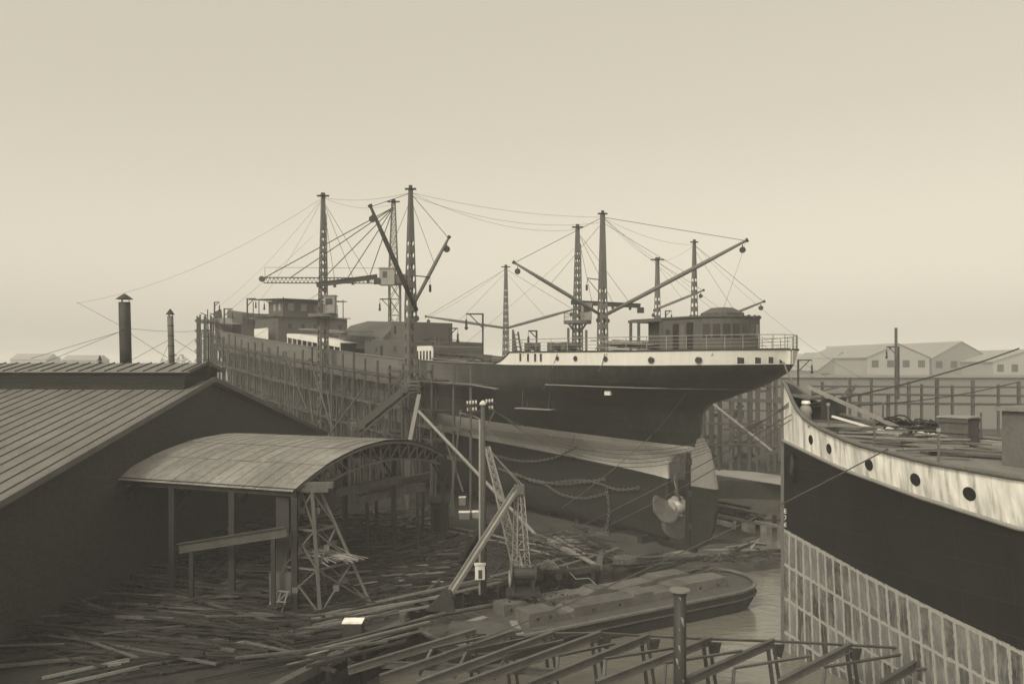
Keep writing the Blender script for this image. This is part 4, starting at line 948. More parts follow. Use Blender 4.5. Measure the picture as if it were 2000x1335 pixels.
# ================================================================== STIFF-LEG DERRICK WITH WINCH
db = G(1018, 1152); dk = thing('stiff_leg_derrick', db, 'lattice derrick with winch drum and long channel leg leaning over the tracks', 'derrick')
dt = P(1014, 958, db.y)
for sg in (-1, 1): lattice(MB(), db+V((sg*.42, 0, .9)), dt+V((sg*.16, 0, 0)), .3, .22, 11, .04).build('mast_leg', 'steel_light', dk)
for q in (.12, .3, .48, .66, .84, .97):
    a = db+V((-.42, 0, .9)); b = dt+V((-.16, 0, 0)); c = db+V((.42, 0, .9)); d_ = dt+V((.16, 0, 0)); bar('mast_tie', a.lerp(b, q), c.lerp(d_, q), .09, 'steel_light', dk)
    if q < .9: bar('mast_tie', a.lerp(b, q), c.lerp(d_, q+.14), .06, 'steel_light', dk)
MB().box(dt+V((0, 0, .1)), .6, .6, .5).build('mast_head', 'steel', dk)
lf = G(864, 1190)
mb = MB(); top_ = P(1011, 955, db.y); mb.beam(lf+V((0, 0, .1)), top_, .40, .05); d_ = (top_-lf).normalized(); sx = d_.cross(V((0, 0, 1))).normalized(); nrm = sx.cross(d_)
for sg in (-1, 1): mb.beam(lf+V((0, 0, .1))+sx*sg*.19+nrm*.1, top_+sx*sg*.19+nrm*.1, .05, .2, nrm)
mb.build('channel_leg', 'steel_light', dk); MB().prism([lf+V((-.9, -.3, 0)), lf+V((.7, -.3, 0)), lf+V((.5, -.3, 1.0)), lf+V((.2, -.3, 1.1))], V((0, .5, 0))).build('foot_plate', 'steel_dark', dk)
jb0 = db+V((-.2, -.3, 1.0)); jt = P(952, 874, db.y+3)
lattice(MB(), jb0+V((.1, 0, 0)), jt, .62, .3, 15, .045).build('jib', 'steel_light', dk)
bar('back_leg', G(895, 1105), P(948, 1020, db.y+2), .3, 'steel_dark', dk)
MB().tube([jt, dt+V((0, -.1, .4))], .03, 5).build('jib_rope', 'rope', dk); MB().tube([jt+V((.1, 0, -.1)), dt+V((.2, -.1, .35))], .03, 5).build('jib_rope', 'rope', dk)
wb = db+V((0, -.2, 0))
MB().tube([wb+V((-.55, -.5, 1.15)), wb+V((.75, -.5, 1.15))], .36, 14).build('winch_drum', 'steel_dark', dk)
for sg in (-.6, .8): MB().tube([wb+V((sg-.06, -.5, 1.15)), wb+V((sg+.06, -.5, 1.15))], .62, 18).build('gear_wheel', 'steel' if sg < 0 else 'steel_dark', dk)
mb = MB(); mb.tube([wb+V((-.75, -.62, .85)), wb+V((-.62, -.62, .85))], .52, 18); mb.build('hand_wheel', 'steel_light', dk)
for sx_ in (-.5, .7):
    for sy in (-.85, -.15): bar('winch_leg', wb+V((sx_, sy, 0)), wb+V((sx_*.9, -.5, 1.2)), .14, 'steel_dark', dk)
MB().box(wb+V((.1, -.3, .06)), 2.0, 1.6, .14).build('bed', 'wood_dark', dk)
# ================================================================== MOORED SHIP (right)
T0 = V((15.15, 45.2, 0)); A2 = V((.6, -.8, 0)); M2 = V((-.8, -.6, 0))
RZ = [(0, 13.98), (.5, 13.7), (1.0, 13.1), (1.6, 12.6), (2.4, 12.2), (3.4, 11.92), (5, 11.66), (7, 11.36), (11, 11.05), (15, 10.9), (40, 10.8)]
def rz(u): return interp(RZ, u)
def wzl(u): return 10.82 - .125*min(u, 14)
def bzl(u): return 6.15 - .13*min(u, 18)
TAB = [(-1.6, [(0, .04), (3, .6), (6, 1.2), (10, 2.3), (14, 3.6), (20, 5.4), (40, 7.4)]), (0, [(0, .05), (3, 1.0), (6, 2.0), (10, 3.3), (14, 4.6), (20, 6.2), (40, 7.8)]),
       (5.6, [(0, .05), (3, 1.35), (6, 2.7), (10, 4.2), (14, 5.4), (20, 6.8), (40, 8)]), (10.5, [(0, .06), (1, .68), (3, 1.98), (6, 3.85), (10, 5.6), (14, 6.7), (20, 7.6), (40, 8.1)]), (14, [(0, .06), (1, .8), (3, 2.3), (6, 4.4), (10, 6.1), (14, 7.1), (20, 7.9), (40, 8.2)])]
def hb2(u, z):
    for (z0, t0), (z1, t1) in zip(TAB, TAB[1:]):
        if z <= z1: return lerp(interp(t0, u), interp(t1, u), max(0, (z-z0)/(z1-z0)))
    return interp(TAB[-1][1], u)
def K(u, sg, z, d=0.0): return T0 + A2*u + M2*sg*(hb2(u, z)+d) + V((0, 0, z))
ms = thing('moored_ship', T0 + A2*18, 'moored ship with worn white bow band, black topsides and patched grey bottom', 'ship')
us = [0, .15, .4, .8, 1.2, 1.7, 2.3, 3, 4, 5, 6, 7, 8, 9, 10, 11, 12, 13, 14, 16, 18, 20, 23, 26, 30, 34, 38]
def strip(lo, hi, n, m, name):
    mb = MB(); mb.uv = []
    for sg in (1, -1):
        rows = []
        for i in range(n+1):
            row = []
            for u in us:
                z = lerp(lo(u), hi(u), i/n); row.append(K(u, sg, z)); mb.uv.append((u*1.15*(1 if sg > 0 else -1), z - bzl(u) + 18.0))
            rows.append(row)
        mb.grid(rows, flip=(sg < 0))
    return mb.build(name, m, ms, smooth=True)
strip(lambda u: -1.6, bzl, 8, 'patch', 'bottom_plating'); strip(bzl, wzl, 5, 'black', 'topsides'); strip(wzl, rz, 4, 'white_worn', 'bow_band')
mb = MB()
for sg in (1, -1): mb.tube([K(u, sg, rz(u), .04) for u in us], .11, 6)
mb.build('rail_cap', 'steel', ms, smooth=True)
mb = MB()
for sg in (1, -1): mb.tube([K(u, sg, wzl(u), .05) for u in us], .09, 6)
mb.build('moulding', 'steel_light', ms, smooth=True)
MB().beam(T0+V((-.02, .02, -1.6)), T0+V((-.02, .02, 13.95)), .2, .2, A2).build('stem_bar', 'steel', ms)
def dz2(u): return interp([(0, 11.9), (3, 11.72), (6, 11.36), (10, 11.0), (14, 10.8), (40, 10.7)], u)
mb = MB(); mb.grid([[K(u, -1, dz2(u), -.05) for u in us], [K(u, 0, dz2(u)+.12) - M2*0 for u in us], [K(u, 1, dz2(u), -.05) for u in us]]); mb.build('deck', 'deck', ms)
# inner faces of the bow bulwark, hood over the stem
mb = MB()
for sg in (1, -1): mb.grid([[K(u, sg, dz2(u)-.02, -.12) for u in us[:9]], [K(u, sg, max(rz(u)-.02, dz2(u)), -.12) for u in us[:9]]])
mb.build('bulwark_lining', 'steel_dark', ms)
mb = MB(); mb.prism([K(.05, 1, 13.25), K(.9, 1, 13.2, -.1), K(1.7, 0, 13.05)+M2*.2, K(1.7, 0, 13.05)-M2*1.2, K(.9, -1, 13.2, -.1), K(.05, -1, 13.25)], V((0, 0, .1))); mb.build('bow_hood', 'steel', ms)
def on2(u, t, dz=0.0): return T0 + A2*u + M2*t + V((0, 0, dz2(u)+.1+dz))
mb = MB(); mb.prism([on2(1.9, -.5), on2(2.3, -2.0), on2(2.3, -2.0, 1.3), on2(1.9, -.5, 1.2)], A2*.1); mb.build('breakwater', 'steel_dark', ms)
def u_at(px):
    return min((abs(CX + F*K(k*.02, 1, 10.6).x/K(k*.02, 1, 10.6).y - px), k*.02) for k in range(20, 900))[1]
for px, r_ in ((1585, .24), (1620, .25), (1697, .26), (1786, .27), (1890, .28)):
    u = u_at(px); z = wzl(u) + .45*(rz(u)-wzl(u)); p = K(u, 1, z); tu = (K(u+.2, 1, z)-K(u-.2, 1, z)).normalized(); tz = (K(u, 1, z+.3)-K(u, 1, z-.3)).normalized(); nn = tu.cross(tz).normalized()
    if nn.dot(M2) < 0: nn = -nn
    MB().prism([p - nn*.05 + (tu*math.cos(a)+tz*math.sin(a))*r_ for a in [2*math.pi*k/14 for k in range(14)]], nn*.07).build('porthole', 'glass', ms)
p = K(1.15, 1, 9.4); mb = MB(); mb.tube([p+V((0, 0, .75))+M2*.12, p+V((0, 0, .5))+M2*.3, p+M2*.32, p+V((0, 0, -.6))+M2*.1], .14, 8); mb.build('hawse_lip', 'steel_dark', ms, smooth=True)
def text_part(txt, p, xdir, zdir, size, m, parent, nm):
    cu = bpy.data.curves.new('mark', 'FONT'); cu.body = txt; cu.size = size; cu.align_x = 'CENTER'; cu.extrude = .004
    ob = bpy.data.objects.new('mark', cu); COL.objects.link(ob); dg = bpy.context.evaluated_depsgraph_get(); me = bpy.data.meshes.new_from_object(ob.evaluated_get(dg)); bpy.data.objects.remove(ob)
    me.materials.clear(); me.materials.append(M[m]); o = bpy.data.objects.new(nm, me); COL.objects.link(o); x = xdir.normalized(); z = zdir.normalized(); n = x.cross(z)
    o.parent = parent; mt = Matrix((x, z, n)).transposed().to_4x4(); mt.translation = p - ORG[parent.name]; o.matrix_local = mt; ORG[o.name] = ORG[parent.name]; return o
for k, txt in enumerate('876'):
    z = P(1532, 1000+13*k, 45.2).z; text_part(txt, K(.22, 1, z, .03), V((.75, -.66, 0)), zz, .36, 'white', ms, 'draught_mark')
# deck gear
wl = on2(1.5, .3); mb = MB(); mb.tube([wl, wl+V((0, 0, .4)), wl+V((0, 0, .5)), wl+V((0, 0, .75)), wl+V((0, 0, .9))], [.34, .28, .34, .28, .14], 12); wo_ = mb.build('capstan', 'steel_light', ms, smooth=True)
MB().tube([wl+V((.02, 0, .88)), wl+V((.02, 0, .95)), wl+V((.02, 0, 1.1))], [.12, .24, .2], 12).build('capstan_head', 'white_worn', wo_)
for u, t in ((4.2, 2.55), (7.6, 4.5), (11.0, 5.9), (4.2, -2.4), (8.0, -4.6)): bar('rail_stanchion', on2(u, t), on2(u, t, 1.25), .07, 'steel', ms); MB().tube([on2(u, t, 1.25), on2(u, t, 1.38)], .085, 8).build('stanchion_ball', 'steel_light', ms)
one('spar', MB().beam(on2(1.0, -.7, 1.75), on2(6.3, -.9, .2), .2, .16), 'wood_light', 'long pale squared spar sloping from the bow hood down to the deck', 'spar')
one('spar', MB().beam(on2(3.2, .6, .5), on2(6.6, .6, .16), .12, .1), 'white', 'short white painted spar lying across the rope heap', 'spar')
for k in range(42):
    u = random.uniform(3.6, 11.5); t = random.uniform(-.15, .62)*hb2(u, 11)*1.25; a = R(random.gauss(-22, 18)); L = random.uniform(1.2, 3.2); d_ = V((math.cos(a), math.sin(a), -.01))
    c = on2(u, t, .06+.008*k); tag(bar('plank', c-d_*L/2, c+d_*L/2, random.uniform(.16, .3), random.choice(('wood_light', 'wood_light', 'wood')), h=.05), 'loose plank strewn on the deck of the moored ship', 'plank', 'planks on the moored ship deck')
for i, (u, t) in enumerate(((5.2, -1.6), (6.3, -2.3), (7.6, -2.8))):
    mb = MB(); c = on2(u, t, .12)
    for k in range(7):
        r_ = random.uniform(.35, .8); pts = []
        for j in range(20):
            a = j/19*2*math.pi*random.uniform(.9, 1.1); pts.append(c + V((math.cos(a)*r_*1.2+random.uniform(-.05, .05), math.sin(a)*r_, .1*k*.6+random.uniform(-.04, .12)+.22*max(0, math.sin(a*2+k)))))
        mb.tube(pts, .045, 5)
    one('rope_heap', mb, 'steel_dark', ('dark tangled wire rope heap by the breakwater of the moored ship', 'dark tangled wire rope heap beside the pale spar foot', 'dark tangled wire rope heap beside the wooden crate')[i], 'rope', smooth=True)
cr = thing('wooden_crate', on2(8.6, -1.0), 'weathered wooden crate on the moored ship deck beside loose planks', 'crate')
MB().box(on2(8.6, -1.0, .62), 1.3, 1.1, 1.2, (A2, M2, zz)).build('body', 'wood', cr)
for sg in (-1, 1):
    for z in (.15, .62, 1.1): MB().box(on2(8.6, -1.0, z)+M2*sg*.58, 1.34, .06, .16, (A2, M2, zz)).build('batten', 'wood', cr)
MB().box(on2(8.6, -1.0, 1.26), 1.45, 1.25, .07, (A2, M2, zz)).build('lid', 'wood_light', cr)
dhs = thing('deck_house', on2(13.5, 0), 'dark steel deckhouse further aft on the moored ship', 'deckhouse')
MB().box(on2(13.8, 0, 1.1), 3.0, 7.0, 2.2, (A2, M2, zz)).build('wall', 'steel', dhs); MB().box(on2(13.8, 0, 2.26), 3.4, 7.4, .14, (A2, M2, zz)).build('roof', 'deck', dhs)
for t in (-2.4, 0, 2.4): MB().box(on2(12.28, t, 1.3), .06, .6, .8, (A2, M2, zz)).build('window', 'glass', dhs)
# ================================================================== BARGE WITH LAUNCHING WAYS
BC = V((5.9, 50.05, -.28)); bd = V((.86, .51, 0)).normalized(); bn = V((-bd.y, bd.x, 0)); HL, HB = 11.4, 2.85
def BO(x, y, z): return BC + bd*x + bn*y + V((0, 0, z))
def outline(k=1.0, ins=0.0, n=9):
    pts = []
    for i in range(n+1): a = R(-90 + 180*i/n); pts.append((HL-2.6+(2.6-ins)*math.cos(a)**.8 if abs(math.cos(a)) > 1e-6 else HL-2.6, (HB-ins)*math.sin(a)*k))
    for i in range(n+1): a = R(90 + 180*i/n); pts.append((-HL+2.2-(2.2-ins)*abs(math.cos(a))**.9, (HB-ins)*math.sin(a)*k))
    return pts
bg_ = thing('barge', BO(0, 0, WZ), 'flat timber barge with rounded ends loaded with long stepped beams', 'barge')
ol = outline(); mb = MB()
lv = [(-.9, .86), (-.1, .97), (.35, 1.0), (1.02, 1.0)]
rows = [[BO(x*k if abs(x) > 8 else x, y*k, z + (.35*(max(0, (x-6)/5.4))**2)) for x, y in ol+ol[:1]] for z, k in lv]; mb.grid(rows); mb.build('hull', 'wood_dark', bg_, smooth=False, fix=True)
def dzb(x): return .35*(max(0, (x-6)/5.4))**2
mb = MB(); mb.poly([BO(x, y, .92+dzb(x)) for x, y in outline(1, .1)]); mb.build('deck', 'wood', bg_)
mb = MB(); [mb.beam(BO(*a_, 1.05+dzb(a_[0])), BO(*b_, 1.05+dzb(b_[0])), .24, .12) for a_, b_ in zip(ol, ol[1:]+ol[:1]) if (BO(*a_, 0)-BO(*b_, 0)).length > .01]; mb.build('gunwale', 'wood_way', bg_)
mb = MB(); mb.tube([BO(x*1.003, y*1.02, .55+dzb(x)) for x, y in ol+ol[:1]], .07, 5, cap=False); mb.build('rubbing_strake', 'wood', bg_)
for x in range(-9, 10): MB().beam(BO(x, -HB+.2, .945), BO(x, HB-.2, .945), .06, .03).build('deck_seam', 'wood_dark', bg_)
def ways(x0, x1, y, wdt, segs, label):
    t = thing('launching_way', BO((x0+x1)/2, y, .95), label, 'beam'); x = x0; tot = sum(s_[0] for s_ in segs)
    for i, (l, h, tilt) in enumerate(segs):
        L = (x1-x0)*l/tot; zb0 = .98 + dzb(x+L/2)
        h *= .86; prof_ = [(x, zb0), (x+L-.012, zb0), (x+L-.012, zb0+h+tilt*.7), (x+.0, zb0+h)]
        MB().prism([BO(a, y-wdt/2, z) for a, z in prof_], bn*wdt).build('block', 'wood_way', t)
        if l > .1:
            for q in (.3, .75): p = BO(x+L*q, y-wdt/2, zb0+h*.5); MB().tube([p, p-bn*.03], .09, 8).build('bolt', 'steel_dark', t)
        x += L
ways(-6.2, 7.6, 1.35, 1.25, [(.11, .72, 0), (.07, .42, 0), (.20, .62, .08), (.03, .55, -.1), (.05, .45, .3), (.06, .78, 0), (.05, .72, -.25), (.22, .55, .14), (.03, .75, .05), (.18, .85, 0)], 'long stepped timber launching way on the quay side of the barge')
ways(-6.0, 8.8, -.85, 1.45, [(.12, .82, 0), (.06, .45, 0), (.02, .45, .2), (.28, .72, -.04), (.10, .85, 0), (.10, .68, 0), (.08, .85, .06), (.22, .92, 0)], 'long stepped timber launching way on the water side of the barge')
for k in range(40):
    a = R(random.gauss(40, 14)); d_ = V((math.cos(a), math.sin(a), random.uniform(-.05, .05))); c = BO(8.9+random.uniform(-.6, .8), random.uniform(.1, 1.8), 1.3+random.uniform(0, .55)); L = random.uniform(1.4, 2.4)
    tag(bar('brushwood_stick', c-d_*L/2, c+d_*L/2, .07, 'brush', rnd=True), 'dark stick in the brushwood bundle on the barge bow', 'stick', 'brushwood bundle on the barge')
for (x, y, L, a, m, lab) in ((-8.0, .9, 1.6, 12, 'wood_light', 'short thick board stack on the blunt end of the barge'), (-6.7, -1.4, 2.3, 68, 'wood_light', 'pale board lying across the barge deck'), (-5.8, -2.2, .9, -20, 'wood', 'small dark board offcut near the barge gunwale'), (9.3, -1.7, 1.9, 60, 'wood', 'pale pole end lying over the barge gunwale near the rounded bow'), (1.5, 2.2, 2.4, 10, 'wood_light', 'light pole beside the stepped beams on the barge')):
    d_ = bd*math.cos(R(a)) + bn*math.sin(R(a)); c = BO(x, y, 1.02); tag(bar('board', c-d_*L/2, c+d_*L/2, .42, m, h=.09), lab, 'board')
mb = MB(); mb.prism([BO(a, b, .96) for a, b in ((-10.6, -.6), (-8.9, -2.2), (-6.9, -2.3), (-7.6, -.2), (-9.4, 1.0))], V((0, 0, .24))); one('canvas_cover', mb, 'wood', 'flat worn hatch cover at the blunt end of the barge', 'cover')
# ================================================================== FOREGROUND STEEL FRAMES AND PILE
FG = 'steel roof trusses along the quay'
beams = [(748, 1288, 930, 1233), (814, 1300, 1003, 1236), (889, 1309, 1081, 1238), (975, 1311, 1174, 1238), (1098, 1312, 1269, 1243), (1227, 1312, 1389, 1249), (1378, 1313, 1512, 1253), (1559, 1315, 1663, 1261), (1750, 1320, 1832, 1271), (1930, 1325, 2000, 1280)]
nodes = [(843, 1264), (911, 1269), (989, 1272), (1090, 1278), (1182, 1284), (1300, 1292), (1434, 1302), (1610, 1300), (1790, 1306), (1960, 1312)]
tips = []
for i, ((x0, y0, x1, y1), (nx, ny)) in enumerate(zip(beams, nodes)):
    a, b = G(x0, y0, 1.7), G(x1, y1, 2.4); nd = G(nx, ny, 2.05)
    t = thing('roof_truss', V((a.x, a.y, WZ)), 'angle iron roof truss in the row lying along the quay', 'roof truss', FG)
    MB().ibeam(a-(b-a)*.35, b, .2, .32, .03).build('rafter', 'iron', t)
    e = G(nx+ (150 if i > 3 else 112), ny-24, 2.35); mb = MB(); mb.beam(nd, e, .13, .02); mb.beam(nd+V((0, .05, -.06)), e+V((0, .05, -.06)), .02, .13); mb.build('tie_angle', 'iron', t)
    ft = G(nx-25, ny+46, 1.2); MB().beam(nd+V((0, 0, -.08)), V((ft.x+.3, ft.y, WZ-.3)) if i > 2 else V((ft.x, ft.y, 1.0)), .14, .08).build('leg', 'iron', t)
    tips.append(b); lg = b.lerp(a, .1); MB().beam(lg, V((lg.x+.35, lg.y-.2, WZ-.4)), .16, .1).build('leg', 'steel_dark', t); MB().beam(lg+V((.3, .1, 0)), V((lg.x+.75, lg.y, WZ-.4)), .14, .1).build('leg', 'steel_dark', t)
    MB().prism([b+V((-.1, 0, -.1)), b+V((.5, .05, -.12)), b+V((.35, .05, -.75)), b+V((-.05, 0, -.55))], V((0, .03, 0))).build('gusset', 'steel_dark', t)
for i, (p0, p1) in enumerate(zip(tips[2:], tips[3:])):
    mb = MB(); mb.beam(p0+V((.05, .1, .05)), p1+V((-.05, .1, .05)), .13, .02); mb.beam(p0+V((.05, .16, -.01)), p1+V((-.05, .16, -.01)), .02, .12); one('purlin', mb, 'iron', 'angle iron purlin lying from tip to tip of the steel frames', 'steel bar', 'purlins on the steel frames')
mb = MB(); mb.ibeam(G(745, 1296, 1.5), G(1100, 1312, 1.5), .2, .26, .03); one('steel_joist', mb, 'iron', 'long rusty joist under the low ends of the steel frames', 'steel joist')
pp = P(1328, 1150, 35.5); dol = thing('mooring_pile', V((pp.x, pp.y, WZ)), 'thick black mooring pile with flat disc cap and flaking paint', 'pile')
MB().tube([V((pp.x, pp.y, WZ-1)), pp-V((0, 0, .1))], .28, 18, .255).build('shaft', 'steel_dark', dol, smooth=True); MB().tube([pp-V((0, 0, .22)), pp-V((0, 0, .08))], [.29, .31], 18).build('collar', 'steel_dark', dol); MB().tube([pp-V((0, 0, .07)), pp], .44, 22).build('cap_disc', 'stone', dol)
for k in range(9):
    a = R(random.uniform(225, 300)); z = pp.z - .5 - k*.42 + random.uniform(-.3, .3); fs_ = random.uniform(.4, 1.5); c = V((pp.x+math.cos(a)*.272, pp.y+math.sin(a)*.272, z)); MB().prism([c+V((-.05, -.012, .03))*fs_, c+V((.03, -.014, .0))*fs_, c+V((.05, -.012, -.16-random.random()*.12))*fs_, c+V((-.02, -.014, -.1))*fs_], V((0, -.008, 0))).build('paint_flake', 'steel_light', dol)
# shingle and scrap under the frames
# ================================================================== BACKGROUND (right and far)
def gable(name, px0, px1, peave, papex, Y, depth, label, m, rm, ridge='y', win=0):
    a = P(px0, peave, Y); b = P(px1, peave, Y); zt = P(0, papex, Y).z; t = thing(name, V(((a.x+b.x)/2, Y, GZ)), label, 'building')
    if ridge == 'y':
        f = [V((a.x, Y, GZ)), V((b.x, Y, GZ)), V((b.x, Y, b.z)), V(((a.x+b.x)/2, Y, zt)), V((a.x, Y, a.z))]; MB().prism(f, V((0, depth, 0))).build('wall', m, t)
        c = V(((a.x+b.x)/2, Y-.4, zt+.1))
        for e in (a, b): mb = MB(); ee = V((e.x+(e.x-c.x)*.05, Y-.4, e.z-.2)); mb.prism([ee, c, c+V((0, depth+.8, 0)), ee+V((0, depth+.8, 0))], V((0, 0, .3))); mb.build('roof', rm, t)
    else:
        MB().box(((a.x+b.x)/2, Y+depth/2, (GZ+a.z)/2), b.x-a.x, depth, a.z-GZ).build('wall', m, t)
        mb = MB(); y0, y1, ym = Y-.5, Y+depth+.5, Y+depth/2; mb.prism([V((a.x-.5, y0, a.z)), V((a.x-.5, y1, a.z)), V((a.x-.5, ym, zt))], V((b.x-a.x+1, 0, 0))); mb.build('roof', rm, t)
    for k in range(win):
        x = lerp(a.x, b.x, (k+.5)/win); MB().box((x, Y, a.z-2.2), (b.x-a.x)/win*.45, .12, 2.6).build('window', 'glass', t)
    return t
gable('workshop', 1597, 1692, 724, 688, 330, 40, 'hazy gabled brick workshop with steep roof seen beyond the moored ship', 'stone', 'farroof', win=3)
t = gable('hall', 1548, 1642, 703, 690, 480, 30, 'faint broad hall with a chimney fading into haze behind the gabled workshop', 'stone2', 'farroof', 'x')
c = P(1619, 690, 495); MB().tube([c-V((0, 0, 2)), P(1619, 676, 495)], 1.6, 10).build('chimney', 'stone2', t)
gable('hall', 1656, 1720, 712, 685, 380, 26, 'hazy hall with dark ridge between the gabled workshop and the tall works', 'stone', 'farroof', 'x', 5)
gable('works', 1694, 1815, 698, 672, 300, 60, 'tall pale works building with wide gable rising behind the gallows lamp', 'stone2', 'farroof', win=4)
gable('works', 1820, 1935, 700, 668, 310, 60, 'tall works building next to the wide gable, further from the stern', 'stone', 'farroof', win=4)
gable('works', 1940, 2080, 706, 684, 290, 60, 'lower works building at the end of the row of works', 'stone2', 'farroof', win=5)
gable('long_workshop', 1500, 2100, 737, 733, 170, 14, 'long low flat roofed workshop wall crossing behind the timber staging', 'stone', 'stone', 'x', 0)
gable('cottage', 120, 188, 703, 693, 600, 20, 'faint far building on the horizon beyond the thick stove pipe', 'stone', 'farroof', 'x')
gable('cottage', 20, 90, 702, 690, 640, 20, 'faint far building on the horizon behind the shed lantern end', 'stone2', 'farroof', 'x')
# far tree line
mb = MB(); random.seed(3)
for k in range(5200):
    x = random.uniform(-620, -170) if k < 4000 else random.uniform(-170, 560); Y = 760 + random.uniform(-15, 15); hh = 6.5 + 3.0*math.sin(x*.06) + 2.2*math.sin(x*.17+1) + 1.5*math.sin(x*.41)
    c = V((x, Y, GZ + max(.5, hh*1.6)*random.random()**.7)); a = V((random.uniform(-1, 1), random.uniform(-1, 1), random.uniform(-.6, .6))).normalized()*random.uniform(.9, 2.0); b = a.cross(V((random.random(), .3, 1))).normalized()*random.uniform(.8, 1.7)
    mb.quad(c-a-b, c+a-b, c+a+b, c-a+b)
tag(mb.build('distant_trees', 'leaf'), 'low hazy line of trees along the horizon', 'trees', kind='stuff'); random.seed(11)
# staging of the next slip, seen under the counter
fs = thing('timber_staging', P(1450, 915, 108), 'weathered timber staging of the empty next slip seen beneath the ship counter', 'scaffold')
for i, (px, pt) in enumerate(((1330, 760), (1352, 770), (1372, 745), (1388, 735), (1404, 750), (1427, 740), (1443, 752), (1463, 738), (1478, 745), (1500, 736), (1513, 725), (1530, 745), (1556, 750), (1588, 752), (1606, 745), (1628, 770), (1660, 737), (1679, 770), (1702, 738), (1735, 770), (1750, 640), (1775, 745), (1800, 750), (1830, 740), (1860, 752), (1900, 742), (1950, 750), (1990, 745))):
    for Y in ((104, 112) if px < 1540 else (104,)):
        p = P(px + (4 if Y > 105 else 0), pt + (Y-104)*.5, Y); bar('post', V((p.x, Y, GZ)), p, .34 if i % 2 else .26, 'staging', fs)
for y0, y1, x0, x1, hh, Y in ((778, 784, 1330, 1545, .45, 103.7), (752, 756, 1380, 1545, .2, 103.7), (826, 830, 1340, 1545, .22, 103.7), (866, 872, 1350, 1545, .3, 103.7), (800, 802, 1330, 1545, .2, 112.3), (754, 756, 1580, 2010, .22, 103.7), (769, 773, 1590, 2010, .26, 103.7), (786, 790, 1600, 2010, .3, 103.7), (845, 850, 1540, 2010, .3, 103.7)):
    bar('beam', P(x0, y0, Y), P(x1, y1, Y), .2, 'staging', fs, h=hh)
for y in (776, 824, 864):
    for k in range(3): bar('walkway_plank', P(1332, y, 104.4+k*.7), P(1545, y+5, 104.4+k*.7), .6, 'wood', fs, h=.08)
for a, b in (((1585, 768), (1640, 755)), ((1632, 790), (1660, 757)), ((1642, 795), (1672, 752))): bar('brace', P(*a, 103.5), P(*b, 103.5), .22, 'staging', fs)
bar('raking_shore', P(1392, 788, 100), P(1510, 882, 97), .3, 'wood_light', fs, rnd=True)
bar('raking_shore', P(1470, 898, 97), P(1545, 868, 95), .4, 'wood', fs)
for k in range(40):
    x = random.uniform(1340, 1530); y = random.uniform(745, 905); bar('board', P(x, y, 112.6), P(x+random.uniform(12, 40), y+random.uniform(-2, 3), 112.6), .1, random.choice(('staging', 'wood')), fs, h=random.uniform(.15, .5))
mb = MB(); mb.prism([G(1392, 917, 1.62), G(1470, 922, 1.62), G(1560, 934, 1.62), G(1560, 952, 1.62), G(1397, 927, 1.62)], V((0, 0, .08))); tag(mb.build('concrete_apron', 'stone2'), kind='structure')
for i, (px, py) in enumerate(((1443, 1032), (1480, 1034), (1513, 1036))):
    b = G(px, py, WZ); tp = b+V((0, 0, 1.45)); one('fender_pile', MB().tube([b-V((0, 0, 1)), tp], .22, 9), 'wood_dark', 'short dark timber pile standing in the water by the stern', 'pile', 'short piles in the water beyond the rudder')
bar_ = bar('floating_log', G(1456, 1016, WZ+.75), G(1535, 1015, WZ+.75), .16, 'wood', rnd=True); tag(bar_, 'horizontal log fixed behind the short water piles', 'log')
# ================================================================== YARD CLUTTER
random.seed(21)
def heap(p0, p1, n, spread, L, w_, mats, label, cat, group, z=GZ, jit=6, nm='plank', stackh=.5, h=.07):
    """n timbers lying along p0-p1, loosely stacked"""
    p0 = V(p0); p1 = V(p1); d = (p1-p0); ln = d.length; ang = math.atan2(d.y, d.x); sd = V((-d.y, d.x, 0)).normalized()
    for k in range(n):
        a = ang + R(random.gauss(0, jit)); dd = V((math.cos(a), math.sin(a), random.uniform(-.01, .01))); l = min(L*random.uniform(.6, 1.15), ln*1.15)
        c = p0.lerp(p1, random.uniform(.25, .75)) + sd*random.gauss(0, spread); zc = z + .04 + stackh*random.random()*max(0, 1-abs((c-(p0+p1)/2).dot(sd))/(2.2*spread+.01)); c.z = zc
        tag(bar(nm, c-dd*l/2, c+dd*l/2, w_*random.uniform(.7, 1.3), random.choice(mats), h=h*random.uniform(.7, 1.5)), label, cat, group)
heap(G(690, 1118), G(893, 1047), 16, .8, 11, .22, ('wood', 'wood', 'wood_dark'), 'long timber in the pile running from the lattice tower towards the hut', 'timber', 'long timbers between tower and hut', jit=3, h=.18)
heap(G(700, 1128), G(850, 1118), 20, .9, 6, .16, ('wood', 'wood_light', 'wood'), 'thin plank in the tangle beside the lattice tower foot', 'plank', 'planks beside the lattice tower', jit=12)
heap(G(770, 1100), G(900, 1072), 16, 1.0, 5, .14, ('wood_dark', 'wood', 'steel_dark'), 'dark bar in the scrap tangle before the channel leg', 'bar', 'scrap bars before the channel leg', jit=16)
heap(G(190, 1212), G(480, 1240), 26, 1.0, 9, .2, ('wood', 'wood_dark', 'wood_dark'), 'board in the stack along the foot of the brick shed', 'plank', 'boards along the brick shed', jit=4, stackh=.6)
heap(G(330, 1192), G(520, 1215), 18, .8, 6, .16, ('wood', 'wood_dark'), 'board on the loose floor before the box column', 'plank', 'boards before the box column', jit=10)
heap(G(60, 1240), G(400, 1290), 20, 1.2, 9, .2, ('wood_dark', 'wood_dark', 'wood'), 'dark tarred timber in the corner below the brick gable', 'timber', 'tarred timbers below the gable', jit=6, stackh=.6)
